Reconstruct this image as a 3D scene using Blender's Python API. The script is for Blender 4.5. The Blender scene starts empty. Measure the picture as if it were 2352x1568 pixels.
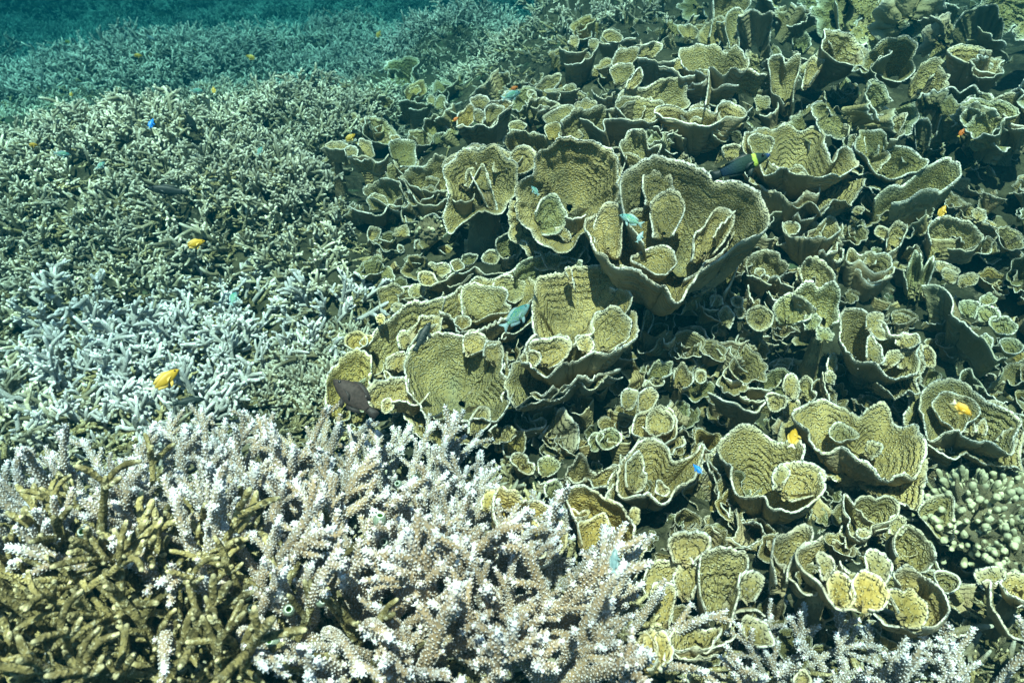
import bpy, math, random
import numpy as np
from mathutils import Vector, Matrix, Quaternion

S = bpy.context.scene
COL = S.collection
# ------------------------------------------------------------------ camera, world, sun, exposure
PITCH, CAMZ, FPX = math.radians(35.0), 0.85, 1680.0        # FPX: focal length for a picture 2352 wide
cam = bpy.data.cameras.new('camera'); camo = bpy.data.objects.new('camera', cam); COL.objects.link(camo)
camo.location = (0, 0, CAMZ); camo.rotation_euler = (math.pi/2 - PITCH, 0, 0)
cam.sensor_width = 36.0; cam.lens = FPX/2352*36.0; cam.clip_start = 0.02; cam.clip_end = 200
cam.dof.use_dof = True; cam.dof.focus_distance = 1.25; cam.dof.aperture_fstop = 8.0
S.camera = camo
SUNV = Vector((-0.03, -0.24, 0.97)).normalized()
w = bpy.data.worlds.new('World'); S.world = w; w.use_nodes = True
nt = w.node_tree; nt.nodes.clear()
wo = nt.nodes.new('ShaderNodeOutputWorld'); bg = nt.nodes.new('ShaderNodeBackground'); sky = nt.nodes.new('ShaderNodeTexSky')
sky.sky_type = 'NISHITA'; sky.sun_disc = False
sky.sun_elevation = math.asin(SUNV.z); sky.sun_rotation = math.atan2(SUNV.x, SUNV.y)
bg.inputs['Strength'].default_value = 0.06
nt.links.new(sky.outputs[0], bg.inputs[0]); nt.links.new(bg.outputs[0], wo.inputs[0])
sl = bpy.data.lights.new('sun', 'SUN'); sl.energy = 5.0; sl.angle = math.radians(0.5); sl.color = (1.0, 0.90, 0.74)
so = bpy.data.objects.new('sun', sl); COL.objects.link(so); so.location = (0, 0, 5)
so.rotation_euler = SUNV.to_track_quat('Z', 'Y').to_euler()
S.view_settings.view_transform = 'Standard'; S.view_settings.look = 'None'
S.view_settings.exposure = 2.0; S.view_settings.gamma = 1.0
S.view_settings.use_curve_mapping = False
S.render.engine = 'CYCLES'
cy = S.cycles
cy.use_denoising = True; cy.max_bounces = 6; cy.diffuse_bounces = 3; cy.glossy_bounces = 2
cy.transmission_bounces = 3; cy.transparent_max_bounces = 8; cy.volume_bounces = 1
cy.sample_clamp_indirect = 4.0

# ------------------------------------------------------------------ small maths
rng = np.random.default_rng(7); random.seed(7)
CAM = np.array([0, 0, CAMZ]); FWD = np.array([0, math.cos(PITCH), -math.sin(PITCH)])
RIGHT = np.array([1.0, 0, 0]); UPV = np.array([0, math.sin(PITCH), math.cos(PITCH)]); UP = np.array([0, 0, 1.0])
def unit(v): v = np.asarray(v, float); return v/np.linalg.norm(v)
def rays(uv):
    uv = np.atleast_2d(np.asarray(uv, float))
    return FWD + RIGHT*((uv[:, :1]-1176)/FPX) + UPV*((784-uv[:, 1:2])/FPX)
def project(p):
    d = np.asarray(p, float) - CAM; z = d@FWD
    return np.array([1176 + FPX*(d@RIGHT)/z, 784 - FPX*(d@UPV)/z, z])
_L = np.random.default_rng(3).random((256, 256))
def vnoise(x, y):
    x = np.asarray(x, float); y = np.asarray(y, float)
    xi = np.floor(x).astype(int); yi = np.floor(y).astype(int); fx = x-xi; fy = y-yi
    fx = fx*fx*(3-2*fx); fy = fy*fy*(3-2*fy)
    a = _L[xi % 256, yi % 256]; b = _L[(xi+1) % 256, yi % 256]; c = _L[xi % 256, (yi+1) % 256]; d = _L[(xi+1) % 256, (yi+1) % 256]
    return (a*(1-fx)+b*fx)*(1-fy) + (c*(1-fx)+d*fx)*fy - 0.5
def sstep(a, b, x): t = np.clip((x-a)/(b-a), 0, 1); return t*t*(3-2*t)
def foot(y): return -0.38 + 0.45*sstep(2.9, 3.5, y) + 0.55*np.maximum(0, y-3.4)
def height(x, y):
    x = np.asarray(x, float); y = np.asarray(y, float)
    m = sstep(-0.05, 0.75, x-foot(y))*sstep(0.75, 1.9, y)
    h = 0.33*m + 0.12*sstep(2.2, 3.2, y)*m
    left = 1-sstep(-0.1, 0.5, x-foot(y))
    h -= 0.036*np.clip(y-1.9, 0, 4.2)**2*left + 0.10*np.clip(y-3.6, 0, 3.0)*(1-left) - 0.05*np.maximum(0, y-7.5)
    h = np.maximum(h, -1.6 + 0.1*vnoise(x, y))
    h += 0.17*np.exp(-((x+0.40)/0.55)**2 - ((y-0.55)/0.22)**2)
    h += left*sstep(0.9, 1.8, y)*(0.36*vnoise(x*1.25+7.3, y*1.25+1.7) + 0.14*vnoise(x*3.1+17, y*3.1+5))
    h += 0.07*vnoise(x*3+3, y*3+9) + 0.035*vnoise(x*8, y*8)
    return h
TS = 0.3*1.022**np.arange(230)
def hit(uv, off=0.0):
    d = rays(uv)[0]; P = CAM + d*TS[:, None]
    below = P[:, 2] < height(P[:, 0], P[:, 1]) + off
    if not below.any(): return CAM + d*20, 20.0
    k = int(np.argmax(below)); a = TS[max(k-1, 0)]; b = TS[k]
    for _ in range(18):
        m = (a+b)/2; p = CAM + d*m
        if p[2] < height(p[0], p[1]) + off: b = m
        else: a = m
    return CAM + d*b, b

# ------------------------------------------------------------------ mesh and object helpers
def mesh(name, V, Q, mat, attrs=None, tris=None, smooth=True):
    V = np.asarray(V, np.float32); me = bpy.data.meshes.new(name)
    Q = np.asarray(Q, np.int32).reshape(-1, 4); T = np.zeros((0, 3), np.int32) if tris is None else np.asarray(tris, np.int32).reshape(-1, 3)
    me.vertices.add(len(V)); me.vertices.foreach_set('co', V.ravel())
    nl = Q.size + T.size; me.loops.add(nl)
    me.loops.foreach_set('vertex_index', np.concatenate([Q.ravel(), T.ravel()]))
    me.polygons.add(len(Q)+len(T))
    me.polygons.foreach_set('loop_start', np.concatenate([np.arange(len(Q))*4, Q.size + np.arange(len(T))*3]).astype(np.int32))
    me.polygons.foreach_set('use_smooth', np.full(len(Q)+len(T), smooth))
    for k, a in (attrs or {}).items():
        at = me.attributes.new(k, 'FLOAT', 'POINT'); at.data.foreach_set('value', np.asarray(a, np.float32))
    me.update(calc_edges=True)
    if mat: me.materials.append(mat)
    return me
def link(name, me, parent=None, loc=None, kind=None):
    o = bpy.data.objects.new(name, me); COL.objects.link(o)
    if parent: o.parent = parent
    if loc is not None: o.location = [float(c) for c in loc]
    if kind: o['kind'] = kind
    return o
def thing(name, label, cat, loc, group=None):
    o = bpy.data.objects.new(name, None); COL.objects.link(o); o.location = [float(c) for c in loc]
    o.empty_display_size = 0.02
    o['label'] = label; o['category'] = cat
    if group: o['group'] = group
    return o
class MB:                       # collects quads/tris with one float attribute
    def __init__(s): s.V, s.Q, s.T, s.A, s.n = [], [], [], [], 0
    def add(s, V, Q=None, T=None, a=0.0):
        V = np.asarray(V, float)
        if Q is not None and len(Q): s.Q.append(np.asarray(Q, int)+s.n)
        if T is not None and len(T): s.T.append(np.asarray(T, int)+s.n)
        s.V.append(V); s.A.append(np.broadcast_to(np.asarray(a, float), (len(V),))); s.n += len(V)
    def mesh(s, name, mat, attr='tip'):
        return mesh(name, np.concatenate(s.V), np.concatenate(s.Q) if s.Q else np.zeros((0, 4)), mat, {attr: np.concatenate(s.A)},
                    np.concatenate(s.T) if s.T else None)
def frames(P):
    T = np.gradient(P, axis=0); T /= np.linalg.norm(T, axis=1)[:, None]
    ref = np.array([0.31, 0.77, 0.55]); U = np.cross(T, ref); U /= np.linalg.norm(U, axis=1)[:, None]
    return T, U, np.cross(T, U)
def tube(mb, P, R, sides=7, a=None, rough=0.0, r=None):
    n = len(P); T, U, W = frames(P); th = np.arange(sides)/sides*2*np.pi
    ring = np.cos(th)[None, :, None]*U[:, None] + np.sin(th)[None, :, None]*W[:, None]
    rr = np.repeat(R[:, None], sides, 1)
    if rough: rr = rr*(1+rough*(r or rng).standard_normal((n, sides)))
    V = (P[:, None] + ring*rr[..., None]).reshape(-1, 3); V = np.vstack([V, P[-1]+T[-1]*R[-1]*0.7])
    i = np.arange(n-1)[:, None]*sides; j = np.arange(sides)[None]; j2 = (j+1) % sides
    Q = np.stack([i+j, i+j2, i+sides+j2, i+sides+j], -1).reshape(-1, 4)
    k = (n-1)*sides; T3 = np.stack([k+j[0], k+j2[0], np.full(sides, n*sides)], -1)
    a = np.zeros(n) if a is None else a
    mb.add(V, Q, T3, np.append(np.repeat(a, sides), a[-1]))

# ------------------------------------------------------------------ materials
def newmat(name):
    m = bpy.data.materials.new(name); m.use_nodes = True; m.node_tree.nodes.clear(); return m, m.node_tree
class NB:
    def __init__(s, t): s.t = t
    def n(s, typ, _in=None, **kw):
        nd = s.t.nodes.new(typ)
        for k, v in kw.items(): setattr(nd, k, v)
        for k, v in (_in or {}).items():
            sk = nd.inputs[k]
            if isinstance(v, bpy.types.NodeSocket): s.t.links.new(v, sk)
            else: sk.default_value = v
        return nd
    def math(s, op, a, b=0.0, clamp=False):
        return s.n('ShaderNodeMath', {0: a, 1: b}, operation=op, use_clamp=clamp).outputs[0]
    def mix(s, f, a, b, blend='MIX'):
        c = lambda v: (*v, 1.0) if isinstance(v, tuple) and len(v) == 3 else v
        return s.n('ShaderNodeMix', {0: f, 6: c(a), 7: c(b)}, data_type='RGBA', blend_type=blend).outputs[2]
    def ramp(s, f, lo, hi, a=0.0, b=1.0):
        return s.n('ShaderNodeMapRange', {0: f, 1: lo, 2: hi, 3: a, 4: b}, interpolation_type='SMOOTHSTEP').outputs[0]
    def noise(s, vec, scale, detail=3.0, rough=0.55, dist=0.0):
        return s.n('ShaderNodeTexNoise', {'Vector': vec, 'Scale': scale, 'Detail': detail, 'Roughness': rough, 'Distortion': dist}).outputs[0]
    def vor(s, vec, scale, feature='F1'):
        return s.n('ShaderNodeTexVoronoi', {'Vector': vec, 'Scale': scale}, feature=feature).outputs[0]
    def attr(s, nm): return s.n('ShaderNodeAttribute', attribute_name=nm).outputs['Fac']
    def obj(s): return s.n('ShaderNodeTexCoord').outputs['Object']
    def rand(s): return s.n('ShaderNodeObjectInfo').outputs['Random']
    def out(s, col, rough=0.85, bump=None, strength=0.6, dist=0.004, spec=0.15, **extra):
        ins = {'Base Color': col, 'Roughness': rough, 'Specular IOR Level': spec}; ins.update(extra)
        if bump is not None:
            ins['Normal'] = s.n('ShaderNodeBump', {'Height': bump, 'Strength': strength, 'Distance': dist}).outputs[0]
        p = s.n('ShaderNodeBsdfPrincipled', ins)
        s.n('ShaderNodeOutputMaterial', {'Surface': p.outputs[0]})

def plate_mat(name, tint=(1, 1, 1), tintout=(1, 1, 1), rimw=0.0013):
    m, t = newmat(name); b = NB(t); co = b.obj(); rim = b.attr('rimd'); face = b.attr('face')
    g = b.n('ShaderNodeNewGeometry').outputs['Position']
    n1 = b.noise(co, 9, 4); n2 = b.noise(co, 60, 3); n3 = b.noise(co, 230, 2, 0.6); v = b.vor(co, 250)
    big = b.noise(g, 2.6, 2)
    tc = lambda c, k=tint: tuple(x*y for x, y in zip(c, k))
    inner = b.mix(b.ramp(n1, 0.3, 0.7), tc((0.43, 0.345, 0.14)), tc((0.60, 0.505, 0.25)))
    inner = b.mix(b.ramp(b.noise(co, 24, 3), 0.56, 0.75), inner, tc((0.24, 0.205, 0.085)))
    band = b.n('ShaderNodeMath', {0: b.math('MULTIPLY', rim, 520.0)}, operation='SINE').outputs[0]
    bandn = b.math('MULTIPLY', b.ramp(b.math('ADD', band, b.math('MULTIPLY', b.math('SUBTRACT', n2, 0.5), 4.0)), -1.0, 1.0), b.ramp(b.noise(co, 13, 2), 0.42, 0.62))
    grain = b.math('SUBTRACT', 1.0, b.ramp(v, 0.0, 0.55))
    inner = b.mix(b.math('MULTIPLY', grain, 1.0), b.mix(1.0, inner, (0.55, 0.53, 0.46), 'MULTIPLY'), b.mix(0.6, inner, tc((0.74, 0.70, 0.50))))
    inner = b.mix(b.math('MULTIPLY', bandn, 0.5), inner, tc((0.22, 0.175, 0.07)))
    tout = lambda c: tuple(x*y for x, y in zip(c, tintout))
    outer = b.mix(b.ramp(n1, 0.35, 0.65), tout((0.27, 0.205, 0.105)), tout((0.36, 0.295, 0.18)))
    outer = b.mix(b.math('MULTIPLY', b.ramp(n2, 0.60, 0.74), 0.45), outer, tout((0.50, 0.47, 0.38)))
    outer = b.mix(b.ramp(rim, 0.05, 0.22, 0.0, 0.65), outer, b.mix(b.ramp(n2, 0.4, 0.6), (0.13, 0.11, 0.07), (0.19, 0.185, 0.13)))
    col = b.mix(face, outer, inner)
    age = b.math('MULTIPLY', b.ramp(b.noise(g, 7, 4), 0.58, 0.72), b.ramp(rim, 0.03, 0.12))
    col = b.mix(b.math('MULTIPLY', age, 0.6), col, (0.20, 0.22, 0.15))
    col = b.mix(1.0, col, b.mix(b.rand(), (0.80, 0.84, 0.82), (1.14, 1.08, 0.96)), 'MULTIPLY')
    wv = b.math('MULTIPLY', b.ramp(n2, 0.2, 0.8, 0.55, 1.5), rimw)
    edge = b.math('SUBTRACT', 1.0, b.ramp(rim, 0.001, 0.012))
    col = b.mix(b.math('MULTIPLY', edge, 0.45), col, tc((0.60, 0.55, 0.40)))
    white = b.math('SUBTRACT', 1.0, b.ramp(b.math('DIVIDE', rim, wv), 0.45, 1.35))
    white = b.math('MULTIPLY', white, b.ramp(b.noise(co, 22, 3), 0.36, 0.62, 0.15, 1.0))
    col = b.mix(white, col, (0.72, 0.69, 0.58))
    ht = b.math('ADD', b.math('MULTIPLY', b.math('ADD', grain, n3), b.math('ADD', b.math('MULTIPLY', face, 0.8), 0.25)), b.math('MULTIPLY', bandn, 1.1))
    ht = b.math('ADD', ht, b.math('MULTIPLY', n2, 0.9))
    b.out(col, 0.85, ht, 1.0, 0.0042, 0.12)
    return m
def stag_mat(name, base, tipc, var=0.2, algae=(0.16, 0.15, 0.07), amount=0.5, scale=420, fuzz=0.0):
    m, t = newmat(name); b = NB(t); co = b.obj(); tip = b.attr('tip'); g = b.n('ShaderNodeNewGeometry').outputs['Position']
    n1 = b.noise(g, 3.0, 3); n2 = b.noise(co, 60, 3); v = b.vor(co, scale)
    col = b.mix(b.ramp(tip, 0.0, 1.0), base, tipc)
    col = b.mix(b.math('MULTIPLY', b.ramp(v, 0.1, 0.6, 1.0, 0.0), 0.35), col, tipc)
    f = b.math('MULTIPLY', b.ramp(b.math('ADD', b.math('MULTIPLY', n1, 0.6), b.math('MULTIPLY', n2, 0.4)), 0.44, 0.62), amount)
    col = b.mix(b.math('MULTIPLY', f, b.ramp(tip, 0.35, 0.95, 1.0, 0.15)), col, algae)
    col = b.mix(1.0, col, b.mix(b.rand(), (1-var,)*3, (1+var*0.5, 1+var*0.45, 1+var*0.4)), 'MULTIPLY')
    ht = b.math('ADD', b.ramp(v, 0.0, 0.6, 1.0, 0.0), n2)
    if fuzz:
        n3 = b.noise(co, 150, 4, 0.7)
        col = b.mix(b.math('MULTIPLY', b.ramp(n3, 0.55, 0.64), 0.9), col, (0.56, 0.52, 0.34)); col = b.mix(b.math('MULTIPLY', b.ramp(b.noise(co, 110, 3), 0.54, 0.64), 0.8), col, (0.05, 0.045, 0.02))
        ht = b.math('ADD', ht, b.math('MULTIPLY', n3, 2.0))
    b.out(col, 0.9 if fuzz else 0.8, ht, 0.8 if fuzz else 0.7, 0.0025 if fuzz else 0.002, 0.1 if fuzz else 0.2)
    return m
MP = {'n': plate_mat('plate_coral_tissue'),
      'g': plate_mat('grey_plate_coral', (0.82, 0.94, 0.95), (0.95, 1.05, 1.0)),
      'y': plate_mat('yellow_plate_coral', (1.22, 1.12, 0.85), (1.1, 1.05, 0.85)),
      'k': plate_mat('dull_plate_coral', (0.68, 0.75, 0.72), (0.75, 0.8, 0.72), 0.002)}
M_THICK = stag_mat('thicket_staghorn', (0.27, 0.25, 0.155), (0.76, 0.73, 0.58), 0.45, (0.17, 0.155, 0.075), 0.6)
M_PALE = stag_mat('pale_blue_staghorn', (0.38, 0.37, 0.34), (0.74, 0.74, 0.72), 0.22, (0.2, 0.19, 0.12), 0.25)
M_DARKF = stag_mat('far_staghorn', (0.30, 0.31, 0.25), (0.72, 0.73, 0.62), 0.40, (0.12, 0.11, 0.06), 0.6)
M_WHITE = stag_mat('white_staghorn', (0.26, 0.215, 0.155), (0.86, 0.87, 0.92), 0.10, (0.36, 0.21, 0.07), 0.45, 300)
M_DEAD = stag_mat('algae_covered_staghorn', (0.29, 0.235, 0.095), (0.58, 0.52, 0.30), 0.38, (0.06, 0.052, 0.02), 0.85, 260, 1.0)
M_BUSH = stag_mat('bushy_coral', (0.17, 0.145, 0.075), (0.42, 0.42, 0.33), 0.25, (0.09, 0.075, 0.04), 0.5)
M_KNOB = stag_mat('knobby_coral', (0.20, 0.195, 0.10), (0.50, 0.49, 0.31), 0.3, (0.15, 0.13, 0.06), 0.5, 150)
def ground_mat():
    m, t = newmat('reef_rubble'); b = NB(t); co = b.obj()
    n1 = b.noise(co, 5, 5); n2 = b.noise(co, 38, 5, 0.65); v = b.vor(co, 55)
    col = b.mix(b.ramp(n1, 0.35, 0.65), (0.028, 0.03, 0.018), (0.07, 0.065, 0.035))
    col = b.mix(b.ramp(n2, 0.55, 0.72), col, (0.14, 0.125, 0.08))
    col = b.mix(b.math('MULTIPLY', b.ramp(b.noise(co, 17, 3), 0.6, 0.72), 0.6), col, (0.09, 0.14, 0.07))
    b.out(col, 0.95, b.math('ADD', n2, b.math('MULTIPLY', v, 0.8)), 1.0, 0.02, 0.1)
    return m
M_GROUND = ground_mat()
# ------------------------------------------------------------------ the ground and the water
def build_ground():
    nx, ny = 340, 400
    u = np.linspace(-1, 1, nx); x = np.sinh(u*4.6)/np.sinh(4.6)*45
    v = np.linspace(-0.42, 1, ny); y = 1.0 + np.sinh(v*4.3)/np.sinh(4.3)*55
    X, Y = np.meshgrid(x, y); H = height(X, Y) - 0.015
    near = (Y < 6) & (np.abs(X) < 5)
    H = H + np.where(near, 0.03*vnoise(X*23, Y*23) + 0.018*vnoise(X*60, Y*60), 0)
    i = np.arange(ny-1)[:, None]*nx; j = np.arange(nx-1)[None]
    Q = np.stack([i+j, i+j+1, i+nx+j+1, i+nx+j], -1).reshape(-1, 4)
    link('seabed', mesh('seabed', np.stack([X, Y, H], -1).reshape(-1, 3), Q, M_GROUND), kind='structure')
build_ground()
def build_water():
    m, t = newmat('sea_water')
    p = t.nodes.new('ShaderNodeVolumePrincipled'); o = t.nodes.new('ShaderNodeOutputMaterial')
    p.inputs['Color'].default_value = (0.0004, 0.0170, 0.0245, 1); p.inputs['Density'].default_value = HAZE
    p.inputs['Absorption Color'].default_value = (0.30, 0.62, 0.645, 1); p.inputs['Anisotropy'].default_value = 0.3
    t.links.new(p.outputs[0], o.inputs['Volume'])
    x0, x1, y0, y1, z0, z1 = -60, 60, -40, 75, -3.2, 1.05
    V = [(x, y, z) for z in (z0, z1) for y in (y0, y1) for x in (x0, x1)]
    Q = [(0, 2, 3, 1), (4, 5, 7, 6), (0, 1, 5, 4), (2, 6, 7, 3), (0, 4, 6, 2), (1, 3, 7, 5)]
    link('haze', mesh('haze', V, Q, m, smooth=False), kind='stuff')
HAZE = 0.92
build_water()

def build_dapple_sheet():
    # unseen rippled sheet added overhead: nets painted into its transparency dapple the sunlight
    m, t = newmat('painted_caustic_sheet'); b = NB(t); co = b.obj()
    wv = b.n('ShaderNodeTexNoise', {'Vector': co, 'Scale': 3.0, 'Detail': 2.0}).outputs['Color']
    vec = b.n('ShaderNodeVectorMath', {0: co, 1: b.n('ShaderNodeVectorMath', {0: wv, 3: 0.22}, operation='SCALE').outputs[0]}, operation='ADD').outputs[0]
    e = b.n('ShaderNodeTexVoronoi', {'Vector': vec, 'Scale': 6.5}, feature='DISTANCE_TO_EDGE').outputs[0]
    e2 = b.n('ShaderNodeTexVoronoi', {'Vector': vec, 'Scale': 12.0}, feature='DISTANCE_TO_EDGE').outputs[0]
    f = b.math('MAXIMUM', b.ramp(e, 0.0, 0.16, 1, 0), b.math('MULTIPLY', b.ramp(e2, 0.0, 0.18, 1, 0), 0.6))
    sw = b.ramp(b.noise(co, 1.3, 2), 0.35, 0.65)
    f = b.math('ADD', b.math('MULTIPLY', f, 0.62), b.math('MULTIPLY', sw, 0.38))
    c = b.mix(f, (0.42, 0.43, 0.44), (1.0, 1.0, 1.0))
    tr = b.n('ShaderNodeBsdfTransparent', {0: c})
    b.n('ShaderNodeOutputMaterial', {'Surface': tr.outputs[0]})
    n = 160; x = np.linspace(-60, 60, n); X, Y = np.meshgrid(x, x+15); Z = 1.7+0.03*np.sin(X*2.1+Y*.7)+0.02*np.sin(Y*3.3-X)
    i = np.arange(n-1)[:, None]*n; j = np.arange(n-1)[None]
    link('added_dapple_sheet', mesh('added_dapple_sheet', np.stack([X, Y, Z], -1).reshape(-1, 3), np.stack([i+j, i+j+1, i+n+j+1, i+n+j], -1).reshape(-1, 4), m), kind='structure')
build_dapple_sheet()

# ------------------------------------------------------------------ plate coral
def resample(P, closed, n):
    P = np.asarray(P, float); k = len(P)
    ext = np.vstack([P[-1], P, P[0], P[1]]) if closed else np.vstack([2*P[0]-P[1], P, 2*P[-1]-P[-2]])
    segs = k if closed else k-1; out = []
    t = np.linspace(0, 1, 12, endpoint=False)[:, None]
    for s in range(segs):
        p0, p1, p2, p3 = ext[s], ext[s+1], ext[s+2], ext[s+3]
        out.append(0.5*((2*p1) + (p2-p0)*t + (2*p0-5*p1+4*p2-p3)*t*t + (-p0+3*p1-3*p2+p3)*t**3))
    D = np.vstack(out + [P[:1] if closed else P[-1:]])
    L = np.concatenate([[0], np.cumsum(np.linalg.norm(np.diff(D, axis=0), axis=1))])
    q = np.linspace(0, L[-1], n, endpoint=not closed)
    return np.stack([np.interp(q, L, D[:, c]) for c in range(D.shape[1])], 1), L[-1]
def wob(x, per, waves, r, jit=0.6):
    # smooth 1-D noise along the rim: a few sines around the given number of waves
    o = np.zeros_like(x)
    for _ in range(5):
        f = max(1, waves*(1+jit*(r.random()-0.5)*2)); f = round(f) if per else f
        o += np.sin(2*np.pi*(f*x + r.random()))*r.uniform(0.4, 1)
    return o/2.2
def frond_mesh(rim, closed, n, C, B, q, seed, px, a=1.15, bpow=0.85, thick=0.005, flip=False, rough=1.0, M=None, mat=None, name='frond', loc=None, fold=1.0, spoon=0.0):
    """rim (N,3) 3-D rim curve, n rim-plane normal, C its centre, B base centre; px = metres per picture pixel there"""
    r = np.random.default_rng(seed); N = len(rim)
    x = np.arange(N)/N if closed else np.linspace(0, 1, N)
    L = np.linalg.norm(np.diff(rim, axis=0), axis=1).sum(); R = np.linalg.norm(rim-C, axis=1).mean()
    rad = rim - C; rl = np.linalg.norm(rad, axis=1)[:, None]+1e-6
    taper = np.ones(N) if closed else np.minimum(1, np.minimum(x, 1-x)*8+0.15)
    amp = rough*taper
    w_mid = max(3, L/0.085); w_fine = max(6, L/0.024); w_tiny = max(10, L/0.0105)
    rim = rim + n*((0.05*R*wob(x, closed, 3, r) + 0.008*min(1.0, R/0.075)*wob(x, closed, w_mid, r))*amp)[:, None]
    env = 0.35+1.1*np.clip(wob(x, closed, max(2, L/0.13), r)+0.3, 0, 1)
    kR = min(1.0, R/0.075)
    sc = (0.0060*wob(x, closed, w_mid, r) + 0.0019*wob(x, closed, w_fine, r)*env + 0.0009*wob(x, closed, w_tiny, r)*env + 0.0005*r.standard_normal(N))*amp*kR
    rim = rim + rad/rl*sc[:, None] + n*((0.0018*wob(x, closed, w_fine, r)*env+0.0012*wob(x, closed, w_tiny, r)*env)*amp*kR)[:, None]
    base = B + q*(rim-C)
    if M is None: M = int(np.clip(R/px/9, 6, 22))
    s = np.linspace(0, 1, M)**0.8
    rv = rim - base; ax = (rv@n)[:, None]*n; ra = rv - ax
    G = base[None] + ra[None]*(s**a)[:, None, None] + ax[None]*(s**bpow)[:, None, None]
    fo = fold*0.045*R*(wob(x, closed, max(3, 7), r)+0.5*wob(x, closed, 15, r))
    inward = C - 0.0*n - rim; inward -= (inward@n)[:, None]*n; inward /= np.linalg.norm(inward, axis=1)[:, None]+1e-6
    bul = (s*(1-s)*4*(0.35+s))[:, None]
    G += (bul*fo[None])[..., None]*(inward if closed else np.broadcast_to(n, inward.shape))[None]
    if spoon: G -= n*(np.sin(np.pi*np.clip(s, 0, 1))*spoon*R)[:, None, None]
    # growth rings
    ph = wob(x, closed, 4, r)*1.4
    G += (0.0016*np.sin(2*np.pi*(s[:, None]*R/0.028)+ph[None]))[..., None]*(inward*0.7+n*0.7)[None]
    gu = np.gradient(G, axis=0)
    gv = (np.roll(G, -1, 1)-np.roll(G, 1, 1)) if closed else np.gradient(G, axis=1)
    Nn = np.cross(gu, gv); Nn /= np.linalg.norm(Nn, axis=2)[..., None]+1e-9
    tgt = (C + n*R*(0.6 if closed else 1.0))[None, None]-G
    if (Nn*tgt).sum() < 0: Nn = -Nn
    th = thick*(1+1.6*(1-s))*(0.8+0.4*r.random()); th[0] = min(th[0], 0.012)
    O = G - Nn*th[:, None, None]
    rimdir = G[-1]-G[-2]; rimdir /= np.linalg.norm(rimdir, axis=1)[:, None]+1e-9
    cap = (G[-1]+O[-1])/2 + rimdir*th[-1]*0.55
    V = np.concatenate([G.reshape(-1, 3), cap, O[::-1].reshape(-1, 3)])      # one strip: inner up, cap, outer down
    rows = 2*M+1; len_i = np.linalg.norm(rv, axis=1)
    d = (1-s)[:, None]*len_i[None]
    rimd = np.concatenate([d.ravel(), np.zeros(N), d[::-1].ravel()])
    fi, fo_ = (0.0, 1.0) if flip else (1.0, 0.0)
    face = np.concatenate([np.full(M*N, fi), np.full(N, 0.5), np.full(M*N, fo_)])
    i = np.arange(rows-1)[:, None]*N
    j = np.arange(N if closed else N-1)[None]; j2 = (j+1) % N
    Q = [np.stack([i+j, i+j2, i+N+j2, i+N+j], -1).reshape(-1, 4)]
    if not closed:                                                          # close both side edges
        for c in (0, N-1):
            k = np.arange(M-1); q4 = np.stack([k*N+c, (k+1)*N+c, (rows-2-k)*N+c, (rows-1-k)*N+c], -1)
            Q.append(q4 if c == 0 else q4[:, ::-1])
    if loc is not None: V = V - np.asarray(loc)
    return mesh(name, V, np.concatenate(Q), mat, {'rimd': rimd, 'face': face})
def stalk_mesh(top, bot, r0, r1, seed, mat, loc):
    r = np.random.default_rng(seed); K, Nn = 7, 18
    th = np.arange(Nn)/Nn*2*np.pi; V = []
    for k in range(K):
        f = k/(K-1); c = top*(1-f)+bot*f; rr = (r0*(1-f)+r1*f)*(1+0.12*wob(th/(2*np.pi), True, 4, r))*(1-0.15*math.sin(math.pi*f))
        V.append(np.stack([c[0]+rr*np.cos(th), c[1]+rr*np.sin(th), c[2]+0.006*r.standard_normal(Nn)], 1))
    V = np.concatenate(V); i = np.arange(K-1)[:, None]*Nn; j = np.arange(Nn)[None]; j2 = (j+1) % Nn
    Q = np.stack([i+j, i+Nn+j, i+Nn+j2, i+j2], -1).reshape(-1, 4)
    return mesh('stalk', V-np.asarray(loc), Q, mat, {'rimd': np.full(len(V), 0.12)+0.02*r.standard_normal(len(V)), 'face': np.zeros(len(V))})

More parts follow.
